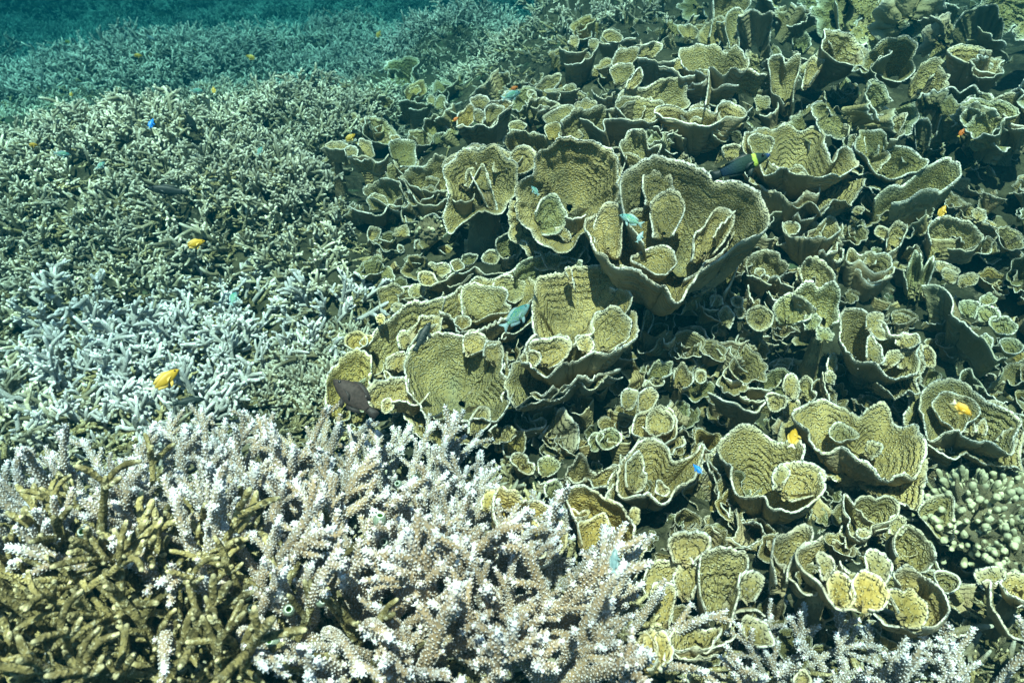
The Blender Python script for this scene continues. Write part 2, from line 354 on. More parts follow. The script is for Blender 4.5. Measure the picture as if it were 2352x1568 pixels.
TILES = {'B': (1300, 0), 'C': (2695, 0), 'D': (1300, 900), 'E': (2695, 900), 'F': (0, 900), 'G': (0, 1790), 'H': (1300, 1790), 'I': (2695, 1790), 'A': (0, 0)}
KSC = 2352/4095
def tz(tile, pts):
    p = np.array([float(c) for c in pts.split()]).reshape(-1, 2)
    if tile == 'Z': return p
    return (np.array(TILES[tile]) + p/1.6679)*KSC
COVER = []                      # picture outlines of the corals placed by hand, to keep the fillers out
COLONIES = []                   # (centre point, short name, label)
def toCam(p): return unit(CAM-p)
def colony(tile, label, parts, mat='n', dz=0.0):
    r = np.random.default_rng(abs(hash_(label)) % 2**31)
    root = None; main = None
    for k, part in enumerate(parts):
        kind, pts = part[0], tz(tile, part[1]); o = dict(part[2]) if len(part) > 2 else {}
        closed = kind == 'c'; cen = pts.mean(0)
        if closed: cen = (pts.min(0)+pts.max(0))/2
        w_, h_ = np.ptp(pts[:, 0]), np.ptp(pts[:, 1])
        rpx = max(8.0, (w_+h_)/4 if closed else max(w_, h_)/2)
        dr = rays(cen)[0]
        if main is None:
            t = hit(cen, 0.05)[1]
            if closed:
                tl = math.asin(min(0.97, np.clip(h_/max(w_, 1), 0.25, 1.0)*0.98))-math.asin(toCam(CAM+dr)[2]) if 'asp' not in o else 0.0
                kf = 0.80+1.0*max(0.0, math.sin(np.clip(tl, 0, .95)))
            else: kf = 0.80 if kind != 'a' else 0.9
            for _ in range(3): t = hit(cen, min(0.5, kf*rpx*t/FPX + 0.03) + dz + o.get('dz', 0))[1]
        else:
            mC, mn, mR = main
            sink = o.get('sk', 0.25 if kind != 'a' else 0.1)
            t = ((mC - mn*mR*sink - CAM)@mn)/(dr@mn)
            t0 = (mC-CAM)@FWD
            t = float(np.clip(t, t0-1.2*mR, t0+1.3*mR)) if np.isfinite(t) and t > 0 else t0
            t -= o.get('near', 0)
        C = CAM + dr*t; px = t/FPX; R = rpx*px
        tc = toCam(C); hz = unit(tc*np.array([1, 1, 0])); side = np.cross(UP, hz)
        if closed:
            asp = np.clip(h_/max(w_, 1), 0.25, 1.0) if 'asp' not in o else o['asp']
            dep = math.asin(tc[2]); tilt = np.clip(math.asin(min(0.97, asp*0.98))-dep, -0.25, 0.95)
            n = unit(UP*math.cos(tilt)+hz*math.sin(tilt) + side*r.uniform(-.12, .12)); q = .07
            d = o.get('d', 0)*KSC/1.668*px if 'd' in o else R*r.uniform(1.0, 1.3)
            d *= 1-0.4*float(sstep(.35, .7, tilt))
            B = C - n*d*0.8 - UP*d*0.2; a_, b_ = r.uniform(.55, .8), r.uniform(0.95, 1.25); spoon = 0
        elif kind == 'a':
            n = unit(UP + hz*0.22 + side*r.uniform(-.15, .15)); q = o.get('q', 0.66)
            d = o.get('d', 0)*KSC/1.668*px if 'd' in o else min(0.9*R, 0.18)
            B = C - n*d - hz*0.25*R; a_, b_ = 1.15, 0.95; spoon = 0
        else:
            lean = o.get('lean', 0.0)
            if kind == 'd': n = unit(tc*0.95 - UP*0.35 + side*r.uniform(-.2, .2))
            else: n = unit(tc*0.62 + UP*(0.36+lean) + side*r.uniform(-.28, .28))
            q = 0.12 if main else 0.38
            ends = (pts[0]+pts[-1])/2; de = rays(ends)[0]; te = ((C-CAM)@n)/(de@n)
            B = CAM + de*te - n*0.10*R; C2 = C; a_, b_ = 1.0, 0.9; spoon = o.get('sp', r.uniform(0.10, 0.30)); d = 0.3*R
            if main is None:
                B = B - n*0.05*R; gB = float(height(B[0], B[1]))
                if B[2] > gB-0.01: B[2] = max(gB-0.01, B[2]-1.1*R)
            if kind == 'd': spoon = 0.05
        npx = np.linalg.norm(np.diff(pts, axis=0), axis=1).sum()
        N = int(np.clip(npx/3.6, 20, 360))
        P2, _ = resample(pts, closed, N)
        rr = rays(P2); tt = ((C-CAM)@n)/(rr@n); rim = CAM + rr*tt[:, None]
        Cc = C if kind != 'f' and kind != 'd' else B + n*0.10*R
        if root is None:
            g = B.copy(); g[2] = min(B[2], float(height(B[0], B[1])))
            root = thing('plate_coral', label, 'coral', g, 'plate corals on the reef mound'); loc = g
            main = (C, n if kind != 'f' else unit(UP*0.8+hz*0.6), R)
            COLONIES.append((C, label, cen)); gz = g[2]
            m = MP[o.get('m', mat)]
            if B[2] > gz - 0.02:
                r0 = R*(0.36 if closed else 0.22)
                link('stalk', stalk_mesh(B+np.array([0, 0, 0.01]), np.array([B[0]-hz[0]*0.03, B[1]-hz[1]*0.03, gz-0.06]), r0, r0*1.35+0.015, k+11, m, loc), root)
        sp = o.get('m', mat)
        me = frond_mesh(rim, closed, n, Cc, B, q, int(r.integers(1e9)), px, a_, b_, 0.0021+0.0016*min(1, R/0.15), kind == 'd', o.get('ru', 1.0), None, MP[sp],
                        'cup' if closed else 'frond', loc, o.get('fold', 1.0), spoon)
        link('cup' if closed else 'frond', me, root)
        if closed and k == 0 and rpx > 30:                       # lower tiers growing out from under the main rim
            for q_ in range(2 if rpx < 60 else 3):
                a0 = r.uniform(0, 1); sp_ = r.uniform(.22, .42); ii = (np.arange(int(N*sp_))+int(a0*N)) % N
                if len(ii) < 12: continue
                tr = C + (rim[ii]-C)*r.uniform(1.08, 1.30) - n*R*r.uniform(.28, .6) - UP*R*.1
                tr = tr[::2] if rpx < 60 else tr
                link('frond', frond_mesh(tr, False, n, C - n*R*.4, B, .2, int(r.integers(1e9)), px, .7, 1.1, 0.0022, False, 1.2, None, MP[sp], 'frond', loc), root)
        COVER.append(pts)
    return root
def hash_(s):
    h = 5381
    for ch in s: h = (h*33 + ord(ch)) & 0x7fffffff
    return h
# plate corals traced one by one: c = whole cup rim, f = fan leaning back, a = front wall of a cup, d = dark side turned to the camera
K = colony
K('B', 'plate coral with low folded lobes at the left foot of the mound', [('f', '490 1400 330 1330 250 1275 330 1215 480 1185 500 1250 540 1330'), ('a', '160 1370 200 1385 290 1425 380 1415 420 1360 480 1375 545 1345 550 1270', {'d': 130}), ('f', '520 1480 510 1430 530 1360 570 1335 605 1370 610 1430 590 1480'), ('f', '300 1400 280 1330 330 1290 400 1310 420 1370')])
K('B', 'plate coral with a long back fan and two low cups before it', [('f', '560 1290 540 1220 500 1170 620 1110 820 1040 830 1100 820 1180 820 1280'), ('a', '490 1180 560 1220 640 1262 740 1278 825 1265', {'d': 90}), ('c', '725 1300 740 1275 780 1265 815 1280 810 1310 770 1330'), ('a', '590 1300 630 1350 700 1370 770 1340 820 1320', {'d': 120}), ('a', '830 1390 790 1440 700 1425 640 1470 560 1480 530 1440', {'d': 60})])
K('B', 'broad vase-shaped plate coral packed with upright inner fronds, left of the mound', [('c', '820 1560 900 1490 1000 1430 1100 1410 1200 1400 1235 1330 1280 1230 1285 1155 1230 1060 1130 985 1010 990 880 1030 800 1120 800 1180 830 1280 800 1430', {'d': 330}), ('f', '850 1250 800 1170 815 1080 900 1020 1010 990 1050 1060 1010 1150 960 1250'), ('f', '930 1240 930 1180 960 1130 1000 1110 1060 1100 1090 1180 1110 1260'), ('f', '1010 1100 1000 1030 1040 985 1110 980 1160 1000 1170 1060 1120 1090'), ('f', '1210 1130 1250 1010 1330 970 1400 1000 1412 1060 1390 1115 1330 1150 1280 1160'), ('f', '1130 1150 1120 1110 1150 1060 1190 1030 1210 1070 1230 1130'), ('c', '1215 1090 1230 1060 1290 1030 1318 1035 1300 1070 1250 1095'), ('f', '1090 1380 1020 1250 980 1150 1020 1110 1060 1105 1080 1200 1120 1300 1150 1400'), ('a', '820 1290 870 1330 930 1338 975 1325 990 1290', {'d': 120})])
K('B', 'rounded fan of plate coral standing behind the broad vase', [('f', '1240 1010 1195 960 1195 910 1260 883 1350 880 1440 900 1505 935 1480 1000 1400 1040')])
K('B', 'very large upright plate coral shell with a pale dead patch inside', [('c', '1280 1320 1290 1420 1310 1500 1370 1540 1430 1620 1520 1660 1640 1650 1720 1560 1850 1450 1950 1300 1950 1120 1900 1000 1810 945 1710 925 1600 932 1510 965 1430 1030 1370 1120 1320 1225', {'d': 420}), ('f', '1400 1420 1450 1330 1500 1295 1540 1310 1580 1360 1600 1450 1580 1550 1450 1560', {'m': 'g'}), ('a', '1600 1440 1640 1455 1690 1450 1740 1430', {'d': 120}), ('f', '1600 1600 1540 1540 1550 1520 1590 1510 1630 1550 1640 1590')])
K('B', 'plate coral of stacked brown leaves inside the very large shell', [('f', '1700 1300 1640 1250 1635 1190 1680 1140 1750 1120 1790 1130 1800 1200 1830 1290', {}), ('f', '1770 1100 1750 1050 1770 980 1810 955 1840 975 1840 1030 1870 1110 1880 1200'), ('a', '1820 930 1850 970 1900 1000 1960 985 2005 1030 2000 1100 1960 1150', {'d': 150}), ('a', '1755 1090 1800 1140 1870 1165 1955 1180', {'d': 70}), ('a', '1790 1195 1840 1230 1900 1225 1958 1222', {'d': 90}), ('a', '1640 1260 1680 1300 1720 1290 1760 1340 1840 1360 1950 1350', {'d': 120})])
K('B', 'pointed leaf of plate coral rising behind the great double bowl', [('f', '2010 1060 1960 950 2000 910 2080 865 2130 900 2160 960 2230 985 2210 1040')])
K('Z', 'great double bowl of plate coral below the banded wrasse', [('f', '1480 560 1440 500 1428 440 1432 390 1470 368 1520 357 1580 368 1640 402 1695 425 1740 448 1758 492 1752 535 1700 560 1640 600 1570 640', {'dz': .10, 'sp': .2}), ('c', '1352 540 1352 512 1380 480 1418 472 1440 500 1500 470 1600 480 1680 480 1690 520 1670 560 1640 590 1600 625 1585 660 1555 690 1520 665 1490 635 1445 612 1400 600 1365 580', {'d': 420, 'sk': .15}), ('f', '1485 470 1475 430 1482 400 1510 392 1540 400 1545 430 1540 465'), ('f', '1500 545 1495 470 1520 440 1560 445 1568 480 1545 540'), ('f', '1590 600 1600 540 1640 490 1670 475 1685 500 1670 540 1640 580'), ('f', '1370 570 1360 520 1385 480 1425 475 1430 520 1420 590'), ('c', '1450 600 1462 580 1500 565 1540 575 1552 600 1530 625 1490 620'), ('a', '1640 545 1655 520 1675 500 1690 485', {'d': 130})])
K('B', 'plate coral bowl with a wide lit back wall above the great double bowl', [('c', '1938 690 1960 670 2020 650 2130 650 2235 670 2260 720 2235 770 2220 800 2110 800 2020 780 1970 745', {'d': 200}), ('f', '1940 690 1990 620 2080 580 2180 560 2270 510 2335 520 2400 600 2420 700 2300 760'), ('f', '2200 800 2215 740 2250 735 2270 790')])
K('C', 'deep dark-sided plate coral tub with a small knobbly rosette on its rim', [('c', '-120 740 -60 780 0 790 70 815 150 820 220 832 300 790 360 770 440 790 458 760 400 705 350 678 300 700 290 750 200 740 100 730 0 700', {'d': 330, 'q': .5, 'asp': .6}), ('f', '95 790 110 720 160 695 220 710 238 750 220 800'), ('f', '300 780 290 710 345 675 410 715 455 760 430 790')])
K('C', 'tall fluted plate coral goblet near the top of the mound', [('c', '35 370 60 335 140 305 220 295 300 315 390 335 450 330 475 370 495 400 490 440 440 465 360 480 280 480 230 440 220 470 120 465 60 430', {'d': 330, 'q': .4}), ('a', '-100 440 0 460 50 505 130 500 165 475', {'d': 200}), ('a', '410 470 500 460 560 490 615 500', {'d': 180}), ('a', '205 700 225 560 232 440', {'d': 60})])
K('C', 'upright plate coral of two ribbed leaves right of the fluted goblet', [('f', '740 700 660 600 640 480 635 400 670 370 720 375 740 420 790 390 840 385 830 470 800 560 790 680', {}), ('f', '850 600 880 450 920 400 990 385 1010 410 960 470 900 560'), ('a', '575 760 620 770 660 740 690 720 690 650', {'d': 120}), ('f', '560 740 540 650 600 642 640 660 630 720')])
K('C', 'square-topped dark plate of coral with bumps down its side', [('d', '450 390 425 250 430 110 520 95 655 75 640 200 640 380', {}), ('f', '370 320 350 200 345 100 400 65 440 60 470 90 430 120 425 200 430 330')])
K('C', 'lit plate coral leaning behind the square-topped dark plate', [('f', '240 250 270 100 265 0 330 -60 480 -40 500 40 430 100 350 200'), ('f', '60 250 20 180 90 160 160 200 150 260'), ('f', '160 280 180 190 260 130 330 120 340 220 300 300')])
K('C', 'tall brown plate coral cut by the top edge of the picture', [('f', '1110 200 1090 60 1100 -60 1330 -80 1350 40 1310 110 1220 170', {})])
K('C', 'small plate coral with a pale crinkled top beyond the dark plate', [('f', '750 150 760 95 840 90 890 110 870 150'), ('a', '675 150 700 145 760 160 850 160 880 130', {'d': 130})])
K('C', 'pale round leaf of plate coral among broken plates', [('f', '800 310 800 250 850 235 910 240 910 300 880 330')], 'g')
K('C', 'wide dark plate coral under a lit crest, top right', [('a', '1160 210 1200 205 1260 195 1330 200 1380 185 1440 150 1475 150', {'d': 190}), ('f', '1210 190 1230 140 1290 110 1350 110 1380 160 1360 190 1280 200')])
K('C', 'dark plate coral with a jagged edge near the right top corner', [('d', '1640 250 1580 90 1620 120 1700 130 1740 160 1720 250'), ('a', '1630 60 1700 60 1760 10 1850 40 1905 60', {'d': 170})], 'k')
K('C', 'biggest dark upright slab of plate coral in the right top corner', [('d', '1850 330 1840 250 1870 160 1940 100 2040 60 2160 15 2170 100 2180 200 2200 330', {})], 'k')
K('C', 'flat broken coral slab lying in the light below the dark upright slab', [('f', '1580 520 1640 450 1720 400 1850 420 1890 440 1800 460 1700 520', {'lean': .7})])
K('C', 'long broken coral slab lying at the right above the ragged ridge', [('f', '1820 550 1850 510 2000 470 2130 440 2100 540 1900 600', {'lean': .7})], 'k')
K('C', 'ragged dark ridge of plate coral at the right', [('a', '1630 660 1680 620 1760 640 1830 600 1900 610 2000 590 2100 620 2130 660', {'d': 140})], 'k')
K('C', 'dark hollow cone of plate coral left of the right-edge cup', [('d', '1620 1000 1610 820 1640 790 1700 800 1720 880 1690 1000'), ('d', '1700 960 1760 850 1800 780 1860 760 1940 740 2000 710 2020 760 1960 830 1880 960')], 'k')
K('C', 'brown-streaked plate coral cup cut by the right edge', [('c', '2110 690 2160 650 2250 625 2335 620 2450 700 2450 900 2335 960 2290 950 2250 900 2240 820 2200 760', {'d': 280})])
K('C', 'ear-shaped coral hollow with a swirled rim full of small fronds', [('c', '1230 920 1240 860 1300 880 1390 890 1420 940 1500 970 1600 1020 1640 1050 1690 1080 1600 1150 1480 1190 1420 1185 1340 1140 1290 1070 1270 1010 1235 980'), ('f', '1290 1020 1270 930 1310 895 1360 910 1360 1040'), ('c', '1400 1000 1405 970 1440 955 1470 970 1450 1005'), ('f', '1530 1080 1530 1040 1580 1020 1630 1040 1600 1090')], 'k')
K('C', 'long rough coral slab leaning like a fallen log', [('f', '1340 1330 1380 1290 1500 1240 1640 1150 1750 1090 1830 1060 1890 1120 1890 1180 1750 1250 1600 1320 1450 1345', {'lean': .6})], 'k')
K('C', 'big plate coral shell behind the wrasse with concentric growth bands', [('c', '460 900 540 870 640 845 760 838 880 850 960 870 1000 900 1005 950 1020 1000 1045 1060 1110 1020 1190 1010 1215 1060 1190 1110 1130 1150 1050 1165 960 1185 880 1180 760 1150 660 1130 560 1080 480 980', {'d': 300}), ('c', '495 920 520 895 580 893 640 915 665 950 650 990 620 1040 540 1020 500 960', {'sk': 0}), ('f', '340 1040 330 990 370 965 430 965 468 990 455 1030 400 1070')])
K('C', 'cream-rimmed plate coral cup just below the wrasse', [('c', '548 1190 560 1150 610 1130 680 1120 760 1122 840 1130 895 1150 900 1190 960 1205 978 1235 960 1280 900 1310 800 1315 720 1310 660 1270 580 1255 540 1250', {'d': 380, 'q': .3}), ('c', '655 1280 660 1250 700 1240 745 1255 740 1290 700 1305'), ('f', '760 1260 750 1180 800 1155 860 1160 890 1200 850 1250')])
K('C', 'low plate coral whorls right of the cream-rimmed cup', [('a', '930 1330 960 1360 1060 1370 1130 1345 1190 1310', {'d': 120}), ('f', '1040 1340 1045 1310 1100 1295 1150 1310 1140 1340'), ('f', '1190 1420 1180 1390 1230 1375 1270 1390 1250 1430')])
K('C', 'cone-shaped plate coral cup holding one curled lobe, below the cream-rimmed cup', [('c', '728 1490 770 1470 830 1480 850 1450 900 1480 980 1490 1030 1445 1080 1450 1098 1500 1080 1550 1040 1590 940 1590 860 1570 800 1568 740 1550', {'d': 330}), ('c', '735 1495 775 1475 825 1490 835 1540 790 1560 745 1545', {'sk': .0})])
K('E', 'pair of small plate coral cups left of the yellow-tipped rosette', [('f', '1420 150 1440 20 1490 -20 1550 0 1540 60 1500 140'), ('c', '1340 60 1345 20 1390 5 1430 30 1430 80 1390 90'), ('a', '1370 190 1400 200 1450 170 1500 140', {'d': 80})])
K('E', 'plate coral rosette with the upright yellow fish just above it', [('f', '1720 130 1700 20 1740 -40 1830 -60 1930 -30 2000 10 2055 60 2050 100 2000 140 1900 160'), ('a', '1825 150 1870 150 1950 165 2000 150 2050 90', {'d': 130}), ('f', '1570 50 1560 -50 1580 -110 1650 -120 1690 -80 1720 -20 1680 60'), ('f', '1990 -50 2000 -100 2050 -110 2090 -60 2070 -20')])
K('E', 'plate coral with a scrolled centre left of the lone round leaf', [('f', '500 330 480 250 500 210 560 170 620 165 690 200 720 240 760 275 745 310 690 330 640 350'), ('a', '460 260 490 290 500 330 560 340 600 370 650 390', {'d': 140}), ('c', '540 310 555 292 600 292 612 318 590 340 555 335'), ('c', '575 350 590 330 630 335 640 360 610 380', {}), ('a', '655 345 700 350 730 390 800 410', {'d': 120}), ('a', '500 400 510 460 540 520', {'d': 60}), ('a', '635 440 660 490 690 500', {'d': 60})])
K('E', 'lone round leaf of plate coral with fine upright ribs', [('f', '860 380 840 300 880 240 940 218 1000 230 1040 290 1070 340 1080 410 1000 420'), ('f', '815 370 815 310 840 285 850 360')])
K('E', 'dark conical plate coral with a crown of broken tips', [('c', '1155 190 1180 150 1220 190 1250 200 1310 180 1340 200 1400 200 1440 220 1455 270 1400 300 1340 320 1280 270 1230 230 1200 250 1160 240', {'d': 380, 'q': .5}), ('f', '1275 260 1280 190 1310 175 1345 190 1340 260')])
K('E', 'small spoon of plate coral on the left of the dark cone', [('f', '1020 220 1050 150 1100 135 1130 165 1120 220 1080 250'), ('a', '1010 190 1040 230 1080 235 1120 220', {'d': 70})])
K('E', 'greyish fan-shaped plate coral over ragged leaves', [('f', '960 560 830 480 800 430 850 400 940 388 1050 410 1110 470 1100 530 1105 620 1060 650', {'dz': .1}), ('f', '690 640 660 560 720 480 780 450 800 480 850 540 920 540 900 620 800 660'), ('a', '790 450 830 520 900 545 930 540', {'d': 100}), ('f', '880 700 870 620 920 590 980 620 960 690'), ('f', '960 760 950 700 1010 685 1060 710 1050 770')], 'g')
K('E', 'pair of narrow plate coral scoops left of the little round cup', [('f', '160 540 145 470 170 420 230 405 275 430 270 480 245 540'), ('a', '150 490 190 540 240 560 300 560', {'d': 120}), ('f', '310 640 300 580 340 545 380 560 400 620 370 690'), ('f', '250 540 245 480 280 460 320 490 330 530')])
K('E', 'two tiny dark plate coral buttons between larger cups', [('c', '385 530 385 490 420 472 460 490 455 540 420 550'), ('c', '405 580 410 550 450 545 480 580 460 620 415 615')])
K('E', 'narrow upright plate coral blade right of the great double bowl', [('f', '280 420 275 300 320 200 385 165 400 220 412 290 380 370 330 450')])
K('E', 'little round plate coral cup with an even rim', [('c', '492 620 500 570 560 545 620 550 655 590 650 650 610 690 560 700 510 670')])
K('E', 'broad plate coral cup holding a cluster of small bright cups', [('c', '340 980 380 1010 450 1050 540 1085 620 1100 680 1070 720 1010 770 930 790 890 740 880 690 900 600 930 480 930 400 940', {'d': 230, 'dz': -.05}), ('f', '40 800 20 740 50 690 110 668 180 685 220 720 240 770 200 790 130 800'), ('a', '20 750 40 800 90 815 130 810', {'d': 130}), ('c', '412 780 430 735 490 712 560 715 582 750 570 800 500 830 430 810', {'sk': -.4}), ('c', '362 840 375 805 430 790 480 810 495 850 460 885 400 875', {'sk': -.4}), ('a', '200 760 240 800 290 820 330 860 380 890 430 900 490 895', {'d': 150, 'sk': -.3}), ('a', '560 740 640 740 720 780 755 800 740 840', {'d': 150}), ('a', '340 910 400 905 440 900 520 905 570 860 580 830', {'d': 110}), ('f', '610 1080 640 1000 690 920 740 880 790 900 770 980 720 1040')])
K('E', 'long dark plate coral wall with a pleated pale edge', [('a', '230 1110 290 1135 350 1165 430 1190 480 1225 530 1245 570 1200 620 1150', {'d': 190}), ('c', '615 1170 640 1125 690 1120 740 1150 745 1200 700 1240 650 1220', {'sk': 0}), ('f', '740 1110 730 1050 780 985 820 1030 835 1110 800 1160')])
K('E', 'stack of small plate coral leaves left of the big cream goblet', [('f', '850 1100 830 1040 880 1010 920 1040 920 1090 950 1130 920 1170'), ('f', '740 1260 735 1200 770 1150 830 1170 840 1230 800 1290'), ('f', '1030 1000 1030 920 1050 860 1085 880 1085 960'), ('a', '1000 980 1010 1060 1030 1110 1050 1180', {'d': 70}), ('f', '1010 1050 1005 990 1040 970 1080 1010 1060 1060')])
K('E', 'small two-leaved plate coral beneath the pleated wall', [('f', '0 1030 10 960 50 937 110 960 130 1010 110 1060 60 1080'), ('c', '140 1010 150 975 190 965 215 990 210 1040 170 1060')])
K('E', 'big cream goblet of plate coral with three standing inner leaves', [('c', '1100 700 1130 610 1180 565 1260 560 1310 600 1340 640 1400 660 1440 740 1500 740 1590 725 1635 750 1630 800 1620 850 1640 910 1610 980 1560 1010 1490 1020 1420 980 1370 940 1320 905 1240 895 1190 890 1150 830 1120 770', {'d': 420, 'q': .35}), ('f', '1290 680 1290 610 1340 575 1395 600 1390 680 1420 740 1370 760 1310 700', {'sk': 0}), ('f', '1290 880 1295 760 1330 750 1380 830 1390 900 1340 930', {'sk': 0}), ('f', '1480 790 1490 740 1560 725 1630 730 1630 790 1560 815', {'sk': 0}), ('f', '1395 930 1430 850 1490 840 1530 870 1470 930'), ('f', '1500 950 1490 870 1530 825 1590 830 1630 900 1600 960')])
K('E', 'long grey wall of plate coral running down the right side', [('a', '1650 400 1720 400 1800 420 1850 470 1870 530 1870 600 1920 640 1990 680 2040 750 2110 820 2140 880 2230 890', {'d': 300, 'q': .7, 'm': 'g'}), ('f', '1920 590 1905 520 1960 500 2030 520 2020 570 2000 620'), ('f', '2040 640 2025 560 2080 530 2150 560 2170 610 2110 640'), ('c', '2110 650 2130 610 2190 600 2260 640 2290 680 2250 715 2190 720 2140 690'), ('c', '2040 500 2060 470 2110 455 2155 490 2110 525 2060 525'), ('f', '2060 850 2040 760 2080 725 2125 760 2120 810'), ('c', '2180 790 2200 755 2260 755 2330 800 2300 840 2240 850')], 'g')
K('E', 'knobbly grey upright coral lumps above the long grey wall', [('f', '1560 430 1545 300 1570 230 1610 197 1640 230 1660 290 1690 250 1720 215 1725 300 1700 430', {'m': 'g', 'ru': 1.8}), ('f', '1760 300 1730 250 1790 245 1870 280 1910 310 1860 350'), ('f', '1900 400 1905 350 1970 315 2030 340 2010 390 1940 410'), ('f', '1800 360 1790 300 1850 290 1900 350 1860 390')])
K('E', 'small upright loop of plate coral right of the cream goblet', [('c', '1630 850 1660 810 1700 810 1735 850 1745 910 1720 950 1670 930 1640 890')])
K('E', 'plate coral bowl within a bowl with the blurred yellow fish over it', [('c', '1640 1200 1650 1110 1700 1070 1790 1040 1900 1035 1960 1070 2040 1140 2110 1190 2220 1230 2300 1300 2300 1440 2290 1490 2220 1510 2170 1490 2100 1450 2000 1430 1950 1420 1880 1390 1800 1380 1740 1400 1690 1400 1650 1320', {'d': 260}), ('c', '1730 1200 1760 1140 1830 1115 1920 1130 1990 1165 2030 1230 2010 1290 1960 1330 1900 1390 1830 1320 1780 1290', {'sk': 0, 'd': 160}), ('f', '2040 1230 2060 1185 2140 1175 2220 1220 2210 1270 2150 1300'), ('f', '1940 1380 1950 1310 1990 1290 2010 1380'), ('f', '2020 1380 2030 1320 2070 1290 2090 1360 2070 1400'), ('a', '1640 1370 1680 1430 1740 1480 1800 1520 1850 1550 1900 1530', {'d': 120}), ('f', '2150 1440 2210 1370 2270 1360 2290 1430 2260 1490')])
K('E', 'thin plate coral walls behind the bowl within a bowl', [('a', '1905 1030 1930 980 1970 950 2000 1010 2050 1060 2080 1110', {'d': 140}), ('a', '2000 1060 2060 1080 2150 1160 2230 1180', {'d': 110}), ('c', '2240 1280 2290 1262 2360 1280 2400 1400 2335 1500 2290 1420')], 'g')
K('E', 'widest plate coral dish at the lower right with two curls on its floor', [('c', '830 1290 850 1220 890 1180 960 1180 1020 1178 1100 1190 1170 1215 1210 1245 1310 1235 1420 1250 1500 1290 1550 1330 1620 1340 1650 1390 1670 1420 1640 1500 1640 1580 1600 1660 1590 1675 1500 1670 1410 1660 1350 1620 1240 1550 1140 1490 1110 1480 980 1490 900 1440', {'d': 260}), ('c', '1045 1400 1055 1340 1110 1315 1150 1325 1200 1370 1230 1400 1170 1420 1110 1440', {'sk': .1}), ('f', '1280 1500 1290 1440 1340 1440 1385 1470 1370 1520 1310 1560')])
K('E', 'deep plate coral cup with a snow-white rim and one curled inner leaf', [('c', '300 1490 330 1420 400 1385 500 1355 590 1360 670 1390 740 1430 810 1470 830 1520 830 1580 900 1590 980 1620 1015 1690 1000 1780 900 1820 800 1860 710 1870 650 1890 600 1840 540 1830 450 1800 400 1720 370 1620 320 1560', {'d': 430, 'q': .3}), ('f', '670 1760 660 1680 690 1600 740 1580 800 1580 900 1590 980 1620 1010 1690 990 1760 900 1800 780 1840', {'sk': 0.05}), ('f', '670 1760 660 1680 690 1620 730 1600 770 1640 730 1720', {'sk': 0.0})])
K('D', 'plate coral cluster with a dark scroll, left of the great double bowl', [('f', '1160 200 1140 120 1180 65 1250 50 1310 65 1320 130 1290 200 1220 220', {'lean': -.3, 'm': 'k'}), ('a', '1160 205 1210 220 1270 195', {'d': 90}), ('a', '1310 70 1320 140 1375 195 1340 230 1300 250', {'d': 90}), ('c', '1050 230 1060 190 1120 165 1160 195 1160 235 1110 260'), ('c', '838 260 850 235 890 230 925 260 920 290 870 305'), ('f', '690 270 700 250 740 260 780 250 830 270 830 310 780 350'), ('c', '625 350 640 315 690 310 735 340 740 390 690 410 640 390'), ('a', '630 385 700 410 760 370 830 340 890 310 960 300 1000 285 1060 320 1130 310 1230 320', {'d': 150})], dz=.03)
K('D', 'grey little plate coral leaf in the shade beside the dark scroll', [('f', '910 235 930 195 990 190 1013 220 980 260 930 265')], 'k')
K('D', 'small left-hand plate coral fan with hooked rims beside bushy coral', [('f', '360 560 355 480 380 420 440 395 500 405 520 430 480 480 490 540 430 580'), ('c', '480 460 500 420 560 405 590 420 570 470 600 500 540 500'), ('f', '570 480 565 420 620 390 660 420 650 480'), ('a', '500 500 560 490 640 480 690 510', {'d': 80})])
K('D', 'grey-green mound of plate coral behind the tallest-walled cup', [('f', '1260 310 1300 250 1380 215 1470 195 1580 205 1670 240 1705 280 1640 310 1500 350 1400 390'), ('f', '1580 200 1600 160 1670 140 1730 145 1760 210 1750 250 1700 270')], 'g')
K('D', 'plate coral rosette of rounded lobes with the pale green chromis before it', [('c', '765 550 790 510 850 470 880 410 960 390 1000 350 1080 360 1140 340 1200 330 1270 310 1340 320 1390 370 1420 450 1400 480 1360 500 1330 560 1200 600 1120 660 1040 700 950 700 880 700 840 620 790 590', {'d': 300}), ('f', '920 600 910 470 940 410 1020 400 1110 390 1180 420 1210 460 1200 520 1240 530 1220 570 1120 600 1000 640', {'sk': 0}), ('c', '868 645 880 615 930 602 970 630 960 670 910 690 880 675', {'sk': 0}), ('f', '830 560 830 500 860 465 900 460 930 520 930 580'), ('f', '1110 420 1150 360 1220 340 1300 350 1340 400 1330 470 1280 520 1220 500')])
